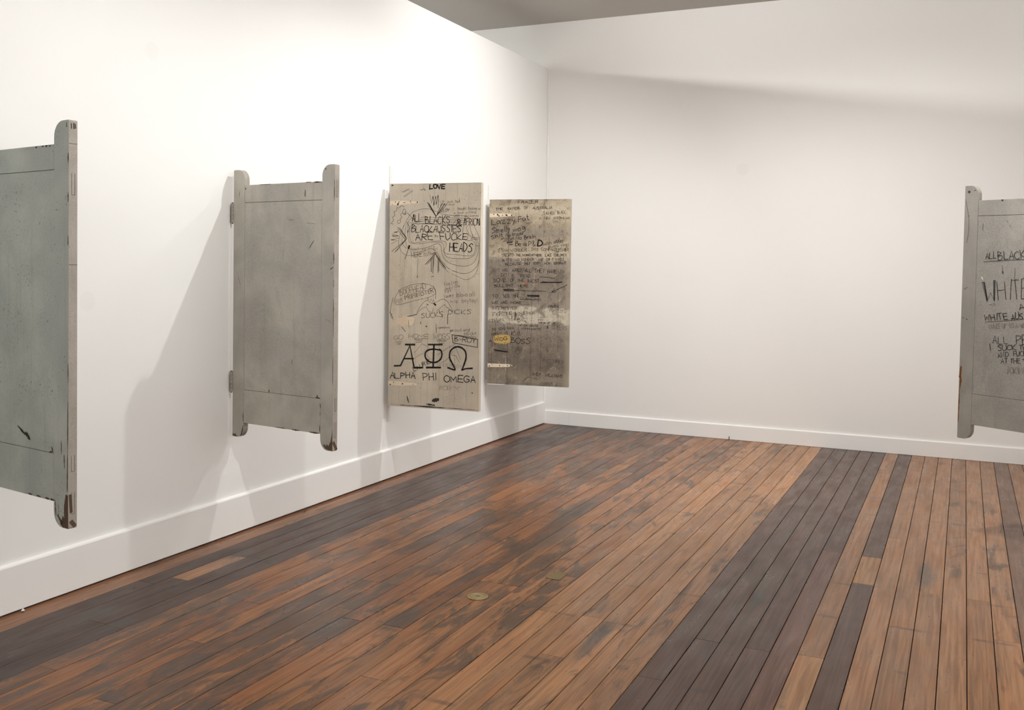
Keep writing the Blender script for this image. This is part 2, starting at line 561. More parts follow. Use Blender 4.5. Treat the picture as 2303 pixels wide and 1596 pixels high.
def panel_door(name, loc, rz, width, height, paint, edge, label, z_tr, z_tp, z_bp, z_br, stile, tilt=0.0):
    """framed door with rounded horns on both stiles; local x along the door, y to the back, z from its foot"""
    root = empty(name, loc, rz, tilt)
    tag(root, label, 'door')
    root['kind'] = 'thing'
    th = 0.036

    def horned(x_out, x_in):
        d = 1 if x_in > x_out else -1
        w = abs(x_in - x_out)
        flat, rise = w * 0.42, 0.058
        pts = [(x_out, 0.004), (x_out + d * 0.004, 0.0), (x_out + d * flat, 0.0)]
        for i in range(1, 9):
            a = math.pi / 2 * i / 8
            pts.append((x_out + d * (flat + (w - flat) * math.sin(a)), rise * (1 - math.cos(a))))
        for i in range(0, 9):
            a = math.pi / 2 * i / 8
            pts.append((x_out + d * (flat + (w - flat) * math.cos(a)), height - rise * (1 - math.sin(a))))
        pts += [(x_out + d * 0.004, height), (x_out, height - 0.004)]
        return pts

    for xo, xi in ((0.0, stile), (width, width - stile)):
        o = prism('stile', horned(xo, xi), 0.0, th, paint, root)
        o.data.materials.append(edge)
        for p in o.data.polygons:
            if abs(p.normal.y) < 0.5:
                p.material_index = 1
        bevel(o, 0.0018)
    g = 0.0009
    a, b = stile + g, width - stile - g
    bevel(box('top_rail', a, b, 0.0006, th - 0.002, z_tp + g, z_tr, paint, root), 0.0014)
    bevel(box('bottom_rail', a, b, 0.0006, th - 0.002, z_br, z_bp - g, paint, root), 0.0014)
    bevel(box('panel', a, b, 0.0016, th - 0.004, z_bp + g, z_tp - g, paint, root), 0.0012)
    box('core', stile * 0.6, width - stile * 0.6, 0.006, th - 0.008, z_br + 0.02, z_tr - 0.02, M['bare'], root)
    return root


def blob(name, pts, mat, parent, y=-0.0004, jitter=0.0):
    v = [(x + rj.uniform(-jitter, jitter), y, z + rj.uniform(-jitter, jitter)) for x, z in pts]
    a = sum(v[i][0] * v[(i + 1) % len(v)][2] - v[(i + 1) % len(v)][0] * v[i][2] for i in range(len(v)))
    if a < 0:
        v.reverse()
    return mesh(name, v, [tuple(range(len(v)))], mat, parent)


def sliver(name, x0, z0, x1, z1, w, mat, parent, y=-0.0004, n=7):
    """a ragged chip or scratch tapering at both ends"""
    dx, dz = x1 - x0, z1 - z0
    L = math.hypot(dx, dz)
    nx, nz = -dz / L, dx / L
    A, B = [], []
    for i in range(n + 1):
        t = i / n
        h = w / 2 * (math.sin(math.pi * min(1, max(0, 0.06 + 0.88 * t))) ** 0.6) * rj.uniform(0.55, 1.2)
        A.append((x0 + dx * t + nx * h, z0 + dz * t + nz * h))
        B.append((x0 + dx * t - nx * h, z0 + dz * t - nz * h))
    return blob(name, A + B[::-1], mat, parent, y)


def butt_hinge(parent, z0, z1, mat):
    h = empty('hinge', (0, 0, 0))
    h.parent = parent
    n = 5
    for i in range(n):
        a, b = z0 + (z1 - z0) * i / n, z0 + (z1 - z0) * (i + 1) / n - 0.0014
        v, f = [], []
        for j in range(10):
            q = 2 * math.pi * j / 10
            for z in (a, b):
                v.append((-0.0075 + 0.0085 * math.cos(q), -0.001 + 0.0085 * math.sin(q), z))
        f = [(2 * j, 2 * ((j + 1) % 10), 2 * ((j + 1) % 10) + 1, 2 * j + 1) for j in range(10)]
        f += [tuple(range(18, -1, -2)), tuple(range(1, 20, 2))]
        mesh('knuckle', v, f, mat if i not in (1, 3) else mat, h, False)
    box('pin', -0.0105, -0.0045, -0.004, 0.002, z0 - 0.006, z1 + 0.004, M['rust'], h)
    box('leaf', -0.029, -0.006, 0.004, 0.008, z0, z1 - 0.0014, mat, h)
    return h


# -- first door, cut by the left edge of the picture
Z1 = 0.545
d1 = panel_door('cubicle_door', (0.03, -6.23, Z1), -0.171, 0.726, 1.528, M['p1'], M['p1e'],
                'grey-green cubicle door with rounded horns and pinkish edge, leftmost and nearest', 1.443, 1.347, 0.274, 0.091, 0.098)
butt_hinge(d1, 1.21, 1.32, M['hinge'])
butt_hinge(d1, 0.25, 0.36, M['hinge'])
for x0, z0, x1, z1, w in [(0.7245, 1.075 - 0.45, 0.7245, 0.549, 0.006), (0.680, 0.328, 0.681, 0.275, 0.006), (0.699, 0.278, 0.701, 0.225, 0.006), (0.723, 0.479, 0.723, 0.28, 0.006),
                          (0.722, 0.28, 0.720, 0.14, 0.008), (0.638, 0.10, 0.645, 0.04, 0.007), (0.66, 0.09, 0.664, 0.04, 0.004), (0.655, 0.045, 0.69, 0.012, 0.014)]:
    sliver('paint_chip', x0, z0, x1, z1, w, M['bare'], d1)
blob('paint_chip', [(0.7255, 0.002), (0.69, 0.003), (0.672, 0.012), (0.683, 0.024), (0.69, 0.045), (0.702, 0.040), (0.7, 0.08), (0.708, 0.13), (0.7255, 0.128)], M['bare'], d1, jitter=0.003)
sliver('scuff', 0.372, 0.354, 0.432, 0.322, 0.009, M['mark'], d1)
sliver('scuff', 0.425, 0.334, 0.462, 0.308, 0.013, M['mark'], d1)
sliver('scuff', 0.435, 0.338, 0.458, 0.318, 0.004, M['mark'], d1)
for x, z, w in [(0.50, 1.437, 0.012), (0.545, 1.438, 0.01), (0.57, 1.438, 0.012), (0.595, 1.437, 0.008)]:
    sliver('paint_chip', x, z, x + 0.013, z + 0.001, w * 0.6, M['mark'], d1)
sliver('paint_chip', 0.598, 0.276, 0.625, 0.281, 0.006, M['mark'], d1)
sliver('paint_chip', 0.612, 0.298, 0.622, 0.284, 0.006, M['mark'], d1)
for x in (0.45, 0.51, 0.57, 0.605):
    sliver('paint_chip', x, 0.097, x + 0.03, 0.096, 0.008, M['bare'], d1)
for z in (1.405, 1.26, 1.10):
    sliver('paint_chip', 0.7235, z, 0.7235, z - 0.04, 0.006, M['mark'], d1)
sliver('paint_chip', 0.712, 1.518, 0.714, 1.500, 0.006, M['mark'], d1)


def edge_mark(parent, x, y0, z0, y1, z1, w, mat, name='edge_mark'):
    L = math.hypot(y1 - y0, z1 - z0)
    ny, nz = -(z1 - z0) / L * w / 2, (y1 - y0) / L * w / 2
    mesh(name, [(x, y0 - ny, z0 - nz), (x, y1 - ny, z1 - nz), (x, y1 + ny, z1 + nz), (x, y0 + ny, z0 + nz)], [(0, 1, 2, 3)], mat, parent)


for y, z, dz, w in [(0.010, 1.515, 0.02, 0.004), (0.020, 1.517, 0.022, 0.005), (0.026, 1.515, 0.018, 0.004)]:
    edge_mark(d1, 0.7264, y, z, y + 0.001, z - dz, w, M['mark'])
for z in (1.44, 0.99):
    edge_mark(d1, 0.7264, 0.001, z, 0.035, z, 0.0016, M['mark'])
for z0, z1 in ((1.33, 1.25), (0.275, 0.215), (0.135, 0.055)):
    edge_mark(d1, 0.7264, 0.012, z0, 0.012, z1, 0.0014, M['mark'])
    edge_mark(d1, 0.7264, 0.025, z0, 0.025, z1, 0.0014, M['mark'])
    edge_mark(d1, 0.7264, 0.012, z1, 0.025, z1, 0.0014, M['mark'])
edge_mark(d1, 0.7264, 0.008, 0.13, 0.012, 0.06, 0.012, M['bare'])
edge_mark(d1, 0.7264, 0.010, 0.03, 0.028, 0.006, 0.016, M['bare'])

# -- second door, blank warm grey
Z2 = 0.572
d2 = panel_door('cubicle_door', (0.03, -4.614, Z2), -0.145, 0.769, 1.499, M['p2'], M['p1e'],
                'blank warm-grey cubicle door with rounded horns, hinged second from the left', 1.412, 1.315, 0.269, 0.083, 0.090)
butt_hinge(d2, 1.205, 1.315, M['hinge'])
butt_hinge(d2, 0.252, 0.367, M['hinge'])
for x0, z0, x1, z1, w in [(0.556, 1.373, 0.556, 1.335, 0.006), (0.623, 1.104, 0.588, 1.06, 0.0035), (0.740, 0.951, 0.764, 0.964, 0.006), (0.430, 1.215, 0.481, 1.212, 0.002),
                          (0.568, 1.195, 0.632, 1.191, 0.002), (0.049, 1.381, 0.045, 1.345, 0.003), (0.715, 0.69, 0.754, 0.674, 0.002), (0.464, 0.435, 0.471, 0.465, 0.003),
                          (0.395, 1.06, 0.392, 1.00, 0.002), (0.703, 1.481, 0.706, 1.472, 0.008), (0.03, 0.93, 0.066, 0.84, 0.002)]:
    sliver('scuff', x0, z0, x1, z1, w, M['mark'], d2)
for x0, z0, x1, z1, w in [(0.643, 0.274, 0.676, 0.272, 0.008), (0.655, 0.272, 0.658, 0.288, 0.008), (0.289, 0.271, 0.296, 0.286, 0.008), (0.678, 0.245, 0.681, 0.220, 0.007),
                          (0.678, 0.20, 0.678, 0.18, 0.004), (0.767, 1.42, 0.767, 1.30, 0.005), (0.767, 1.04, 0.767, 0.98, 0.007), (0.767, 0.90, 0.767, 0.86, 0.005), (0.767, 0.80, 0.767, 0.6, 0.005),
                          (0.767, 0.50, 0.767, 0.35, 0.004), (0.2, 1.411, 0.30, 1.411, 0.004), (0.56, 1.411, 0.60, 1.411, 0.005), (0.62, 1.410, 0.675, 1.410, 0.008), (0.094, 1.395, 0.100, 1.39, 0.012),
                          (0.34, 0.085, 0.43, 0.085, 0.005), (0.47, 0.085, 0.53, 0.085, 0.008), (0.60, 0.085, 0.67, 0.085, 0.008), (0.087, 0.14, 0.088, 0.09, 0.006), (0.676, 0.13, 0.677, 0.09, 0.006)]:
    sliver('paint_chip', x0, z0, x1, z1, w, M['bare'], d2)
blob('paint_chip', [(0.7685, 0.002), (0.742, 0.0015), (0.718, 0.010), (0.702, 0.028), (0.712, 0.032), (0.722, 0.024), (0.73, 0.036), (0.738, 0.026), (0.748, 0.038), (0.754, 0.05), (0.760, 0.085), (0.7685, 0.12)], M['bare'], d2, jitter=0.002)
blob('paint_chip', [(0.003, 0.002), (0.045, 0.001), (0.030, 0.012), (0.024, 0.02), (0.016, 0.012), (0.004, 0.018)], M['bare'], d2, jitter=0.001)
blob('paint_chip', [(0.060, 0.004), (0.075, 0.012), (0.088, 0.045), (0.0885, 0.075), (0.080, 0.05), (0.070, 0.02)], M['bare'], d2, jitter=0.001)
for z0, z1 in ((0.28, 0.21), (0.15, 0.07), (1.42, 1.33)):
    for y in (0.012, 0.023):
        edge_mark(d2, 0.7694, y, z0, y, z1, 0.0022, M['mark'])
    edge_mark(d2, 0.7694, 0.012, z1, 0.023, z1, 0.002, M['mark'])
edge_mark(d2, 0.7694, 0.004, 0.05, 0.03, 0.004, 0.018, M['bare'])

# -- fifth door, cut by the right edge of the picture, hinged on the right hand wall
Z5 = 0.566
d5 = panel_door('cubicle_door', (3.7451, -2.5309, Z5), -0.552, 0.765, 1.500, M['p5'], M['p1e'],
                'mid-grey cubicle door with splintered free edge, cut off by the right edge', 1.411, 1.320, 0.272, 0.090, 0.085, 0.0)
d5.rotation_euler = (0.0, 0.0077, -0.552)      # hangs a touch out of plumb
sliver('split_wood', 0.012, 0.430, 0.006, 0.355, 0.020, M['split'], d5)
sliver('split_wood', 0.014, 0.365, 0.008, 0.295, 0.015, M['split'], d5)
sliver('split_wood', 0.007, 0.30, 0.004, 0.09, 0.007, M['split'], d5, n=14)
for x, z, w in [(0.026, 1.462, 0.016), (0.062, 1.470, 0.008), (0.03, 1.32, 0.005), (0.23, 1.405, 0.012)]:
    sliver('scuff', x - w / 2, z, x + w / 2, z + 0.002, w, M['mark'], d5)
sliver('scuff', 0.12, 0.965, 0.13, 0.945, 0.008, M['cream'], d5)


# -- the two flush boarded doors with writing on them
def board_door(name, loc, rz, width, height, paint, label, n):
    root = empty(name, loc, rz)
    tag(root, label, 'door')
    root['kind'] = 'thing'
    w = width / n
    for i in range(n):
        a = i * w + (0.00025 if i else 0)
        b = (i + 1) * w - (0.00025 if i < n - 1 else 0)
        bevel(box('board', a, b, 0.0, 0.032, 0.012, height - 0.008, paint, root), 0.0006, 1)
    box('top_lipping', 0.0, width, 0.0002, 0.032, height - 0.0075, height, paint, root)
    box('bottom_lipping', 0.0, width, 0.0002, 0.032, 0.0, 0.0112, paint, root)
    box('edge_lipping', width + 0.0006, width + 0.006, 0.0003, 0.038, 0.0, height, M['p3'] if paint == M['p3'] else paint, root)
    return root


Z3, Z4 = 0.546, 0.540
d3 = board_door('cubicle_door', (0.05, -2.996, Z3), 0.091, 0.691, 1.580, M['p3'],
                'stone-grey boarded door with large Greek letters and LOVE in black marker', 8)
d4 = board_door('cubicle_door', (0.05, -1.385, Z4), 0.141, 0.709, 1.585, M['p4'],
                'grimy brown boarded door covered in lines of handwriting, nearest the corner', 8)


def strap_ghost(parent, pts, holes):
    o = blob('hinge_outline', pts, M['cream'], parent, -0.0003, 0.0012)
    for x, z, r in holes:
        blob('screw_hole', [(x + r * math.cos(2 * math.pi * i / 9), z + r * math.sin(2 * math.pi * i / 9)) for i in range(9)], M['hole'], o, -0.0006, 0.0006)


strap_ghost(d3, [(0.001, 1.461), (0.08, 1.460), (0.167, 1.458), (0.228, 1.453), (0.230, 1.444), (0.161, 1.438), (0.08, 1.433), (0.002, 1.428)],
            [(0.045, 1.452, 0.004), (0.066, 1.440, 0.006), (0.062, 1.433, 0.005), (0.072, 1.452, 0.004), (0.108, 1.447, 0.0035), (0.118, 1.448, 0.0035), (0.162, 1.456, 0.004), (0.166, 1.444, 0.003), (0.215, 1.449, 0.005), (0.02, 1.434, 0.003)])
strap_ghost(d3, [(0.001, 0.179), (0.10, 0.178), (0.223, 0.172), (0.226, 0.160), (0.12, 0.150), (0.002, 0.146)],
            [(0.018, 0.153, 0.005), (0.045, 0.170, 0.004), (0.115, 0.163, 0.005), (0.20, 0.163, 0.003)])
strap_ghost(d4, [(0.001, 1.463), (0.08, 1.465), (0.156, 1.465), (0.225, 1.457), (0.230, 1.450), (0.222, 1.444), (0.156, 1.440), (0.002, 1.433)],
            [(0.04, 1.458, 0.005), (0.074, 1.455, 0.007), (0.086, 1.445, 0.006), (0.118, 1.450, 0.004), (0.152, 1.452, 0.007), (0.16, 1.446, 0.005), (0.20, 1.450, 0.006), (0.214, 1.452, 0.004)])
strap_ghost(d4, [(0.001, 0.176), (0.10, 0.176), (0.193, 0.175), (0.226, 0.165), (0.193, 0.152), (0.10, 0.148), (0.001, 0.143)],
            [(0.018, 0.153, 0.005), (0.04, 0.170, 0.004), (0.11, 0.160, 0.005), (0.18, 0.164, 0.005), (0.208, 0.163, 0.005), (0.14, 0.158, 0.003)])
blob('bare_patch', [(0.052, 0.600), (0.060, 0.618), (0.074, 0.629), (0.10, 0.634), (0.12, 0.645), (0.16, 0.641), (0.19, 0.640), (0.207, 0.633), (0.203, 0.612), (0.196, 0.600), (0.18, 0.580), (0.168, 0.576), (0.14, 0.588), (0.12, 0.574), (0.096, 0.577), (0.085, 0.592), (0.07, 0.590)], M['cream'], d3, -0.0003, 0.004)
blob('yellow_patch', [(0.129 + 0.079 * abs(math.cos(a)) ** 0.7 * (1 if math.cos(a) > 0 else -1), 0.388 + 0.041 * abs(math.sin(a)) ** 0.8 * (1 if math.sin(a) > 0 else -1)) for a in [2 * math.pi * i / 26 for i in range(26)]], M['yellow'], d4, -0.0003, 0.0022)
blob('red_dot', [(0.335 + 0.008 * math.cos(a), 0.868 + 0.011 * math.sin(a)) for a in [2 * math.pi * i / 12 for i in range(12)]], M['red'], d4, -0.0010, 0.001)
blob('green_dot', [(0.493 + 0.009 * math.cos(a), 1.311 + 0.008 * math.sin(a)) for a in [2 * math.pi * i / 12 for i in range(12)]], M['green'], d4, -0.0003, 0.001)
for x0, z0, x1, z1, w in [(0.615, 0.95, 0.624, 0.24, 0.0018), (0.445, 1.0, 0.448, 0.55, 0.0014), (0.60, 1.10, 0.606, 0.80, 0.0014), (0.19, 0.62, 0.193, 0.16, 0.0014), (0.52, 0.60, 0.523, 0.30, 0.0012)]:
    sliver('crack', x0, z0, x1, z1, w, M['bare'], d4, n=16)
sliver('scratch', 0.163, 0.235, 0.166, 0.115, 0.003, M['cream'], d4, n=10)
for x0, z0, x1, z1, w in [(0.245, 0.625, 0.24, 0.55, 0.012), (0.255, 0.615, 0.252, 0.575, 0.008), (0.32, 0.64, 0.322, 0.60, 0.008), (0.215, 0.60, 0.212, 0.56, 0.006)]:
    sliver('grime_run', x0, z0, x1, z1, w, M['grime'], d4)
for x0, z0, x1, z1, w in [(0.012, 1.569, 0.028, 1.571, 0.012), (0.345, 0.055, 0.40, 0.07, 0.03), (0.15, 0.08, 0.165, 0.03, 0.01), (0.30, 0.03, 0.37, 0.025, 0.014), (0.645, 0.125, 0.652, 0.13, 0.012),
                          (0.09, 0.012, 0.2, 0.011, 0.005), (0.20, 0.012, 0.45, 0.0115, 0.009), (0.45, 0.012, 0.67, 0.0115, 0.004), (0.155, 0.62, 0.16, 0.56, 0.003), (0.25, 0.61, 0.252, 0.59, 0.006), (0.29, 0.58, 0.30, 0.575, 0.01), (0.37, 0.60, 0.372, 0.53, 0.004)]:
    sliver('grime', x0, z0, x1, z1, w, M['mark'], d3)
for x in (0.305, 0.395, 0.475, 0.51):
    sliver('crack', x, 0.62, x + 0.002, 0.04, 0.0012, M['bare'], d3, n=14)

# white battens and angle clips that carry the two boarded doors
for d, zz, ln in ((d3, 1, 0.17), (d4, 0, 0.16)):
    b = 0.010
    box('wall_batten', -0.0495 - (0.006 if d is d3 else 0.010), -0.0380, 0.072, 0.115, -0.125, 1.715, M['batten'], d)
    box('hinge_post', -0.0380, 0.045, 0.074, 0.100, 0.03, 1.55, M['batten'], d)
    box('fixing_plate', 0.010, 0.045, 0.0325, 0.0745, 0.05, 1.53, M['batten'], d)
    if zz:
        box('angle_clip', 0.0, ln, 0.004, 0.030, 1.5803, 1.5840, M['batten'], d)
    else:
        box('angle_clip', 0.0, ln, -0.001, 0.030, -0.0050, -0.0003, M['batten'], d)

# ---------------------------------------------------------------- handwriting: a single-stroke hand
G = {
 'A': '00 38 60;13 53', 'B': '00 08;~08 47 46 04;~04 54 62 40 00', 'C': '~67 38 06 02 30 61', 'D': '00 08;~08 47 64 41 00', 'E': '68 08 00 60;04 54', 'F': '68 08 00;04 54',
 'G': '~67 38 06 02 30 62;62 64 34', 'H': '00 08;60 68;04 64', 'I': '38 30', 'J': '48 42;~42 30 11', 'K': '00 08;68 03 60', 'L': '08 00 60', 'M': '00 08 33 68 60', 'N': '00 08 60 68',
 'O': '~38 06 02 30 62 66 38', 'P': '00 08;~08 57 55 03', 'Q': '~38 06 02 30 62 66 38;42 60', 'R': '00 08;~08 57 55 04;24 60', 'S': '~67 38 06 25 53 51 20 01', 'T': '08 68;38 30',
 'U': '~08 02 20 41 62 68', 'V': '08 30 68', 'W': '08 10 35 50 68', 'X': '00 68;08 60', 'Y': '08 34 68;34 30', 'Z': '08 68 00 60',
 'a': '~54 25 03 10 31 54;54 50 60', 'b': '08 00;~03 35 53 40 00', 'c': '~54 25 03 20 51', 'd': '~53 25 02 20 52;58 50', 'e': '~03 53 35 03 20 51', 'f': '~58 38 26 20;04 44',
 'g': '~54 25 03 21 53;~55 5a 2c 0b', 'h': '08 00;~03 35 53 50', 'i': '25 20;26 27', 'j': '35 3a;~3a 1c 0b;36 37', 'k': '08 00;45 02 50', 'l': '28 20', 'm': '05 00;~03 15 24 20;~23 45 54 50',
 'n': '05 00;~03 35 53 50', 'o': '~35 03 20 51 54 35', 'p': '05 0c;~04 35 53 30 01', 'q': '~54 25 03 21 53;55 5c', 'r': '05 00;~03 25 55', 's': '~55 25 13 42 40 00', 't': '28 21;~21 30 51;05 55',
 'u': '05 01;~01 20 52;55 50', 'v': '05 30 55', 'w': '05 10 34 50 65', 'x': '05 50;00 55', 'y': '05 22;55 1c', 'z': '05 55 00 50',
 "'": '38 36', '!': '38 33;31 30', '-': '04 54', '.': '20 30', '(': '~48 26 22 40', '&': '~60 16 28 46 13 10 30 62', ' ': '',
}
NARROW = {'I': 0.45, 'i': 0.45, 'l': 0.4, "'": 0.3, '!': 0.4, ' ': 0.7, 'j': 0.55, '.': 0.4, '(': 0.5, 'f': 0.7, 't': 0.75, 'r': 0.75, 'm': 1.25, 'w': 1.2, 'W': 1.25, 'M': 1.15, 's': 0.85, '-': 0.7}
YD = {'a': -1, 'b': -2, 'c': -3}


def smooth(P, n=5):
    if len(P) < 3:
        return P
    Q = [P[0]] + P + [P[-1]]
    if P[0] == P[-1]:
        Q = [P[-2]] + P + [P[1]]
    out = []
    for i in range(1, len(Q) - 2):
        p0, p1, p2, p3 = Q[i - 1:i + 3]
        for j in range(n):
            t = j / n
            out.append(tuple(0.5 * (2 * p1[c] + (p2[c] - p0[c]) * t + (2 * p0[c] - 5 * p1[c] + 4 * p2[c] - p3[c]) * t * t + (3 * p1[c] - p0[c] - 3 * p2[c] + p3[c]) * t ** 3) for c in (0, 1)))
    out.append(P[-1])
    return out


LIMIT = [0.0, 9.0, 0.0, 9.0]


def ribbon(P, w, V, F, y):
    """flat pen stroke along the points P = (x, z), kept on the board"""
    m = w * 0.75
    P = [(min(LIMIT[1] - m, max(LIMIT[0] + m, a)), min(LIMIT[3] - m, max(LIMIT[2] + m, b))) for a, b in P]
    Q = [P[0]]
    for p in P[1:]:
        if math.hypot(p[0] - Q[-1][0], p[1] - Q[-1][1]) > 1e-5:
            Q.append(p)
    if len(Q) < 2:
        Q = [Q[0], (Q[0][0] + w * 0.6, Q[0][1])]
    # extend the ends a little
    def ext(a, b):
        L = math.hypot(a[0] - b[0], a[1] - b[1])
        return (a[0] + (a[0] - b[0]) / L * w * 0.3, a[1] + (a[1] - b[1]) / L * w * 0.3)
    Q = [ext(Q[0], Q[1])] + Q[1:-1] + [ext(Q[-1], Q[-2])]
    s = len(V)
    for i, p in enumerate(Q):
        a, b = Q[max(0, i - 1)], Q[min(len(Q) - 1, i + 1)]
        d1x, d1z = p[0] - a[0], p[1] - a[1]
        d2x, d2z = b[0] - p[0], b[1] - p[1]
        l1, l2 = math.hypot(d1x, d1z) or 1, math.hypot(d2x, d2z) or 1
        tx, tz = d1x / l1 + d2x / l2, d1z / l1 + d2z / l2
        L = math.hypot(tx, tz)
        if L < 0.35:
            tx, tz, L = d1x / l1, d1z / l1, 1.0
        nx, nz = -tz / L, tx / L
        k = 1.0
        if 0 < i < len(Q) - 1:
            k = min(1.7, 2.0 / max(L, 0.8))
        h = w / 2 * k * rj.uniform(0.85, 1.12)
        V.append((p[0] + nx * h, y, p[1] + nz * h))
        V.append((p[0] - nx * h, y, p[1] - nz * h))
    for i in range(len(Q) - 1):
        F.append((s + 2 * i, s + 2 * i + 1, s + 2 * i + 3, s + 2 * i + 2))


def write(parent, text, x0, z0, x1, z1, h, w, ink_i):
    dx, dz = x1 - x0, z1 - z0
    L = math.hypot(dx, dz)
    ux, uz = dx / L, dz / L
    adv = [NARROW.get(c, 1.0) for c in text]
    unit = L / (sum(adv) - 0.22)
    V, F, pos = [], [], 0.0
    for c, a in zip(text, adv):
        gw = unit * a * 0.78
        ox, oz = rj.uniform(-0.04, 0.04) * gw, rj.uniform(-0.06, 0.06) * h
        sl = rj.uniform(-0.10, 0.16)
        hs = h * rj.uniform(0.86, 1.12)
        jt = 0.045 * h
        span = 6.0
        if c in "Iil'!.":
            span = 6.0
        for stroke in G.get(c, '').split(';'):
            if not stroke:
                continue
            sm = stroke[0] == '~'
            pts = []
            for q in stroke.lstrip('~').split():
                gx, gy = int(q[0]) / span, (YD[q[1]] if q[1] in YD else int(q[1])) / 8.0
                lx = pos * unit + ox + gx * gw + sl * gy * hs
                lz = oz + gy * hs
                lx += rj.uniform(-jt, jt)
                lz += rj.uniform(-jt, jt)
                pts.append((x0 + ux * lx - uz * lz, z0 + uz * lx + ux * lz))
            if sm:
                pts = smooth(pts)
            ribbon(pts, w / 1000.0 * (0.82 if h < 0.03 else 0.95), V, F, -0.0007)
        pos += a
    return mesh('lettering', V, F, INK[ink_i], parent)


def draw(parent, w, ink_i, sm, pts):
    P = [tuple(int(v) / 1000.0 for v in q.split(',')) for q in pts.split()]
    if sm:
        P = smooth(P)
    V, F = [], []
    ribbon(P, w / 1000.0, V, F, -0.0007)
    return mesh('pen_line', V, F, INK[ink_i], parent)


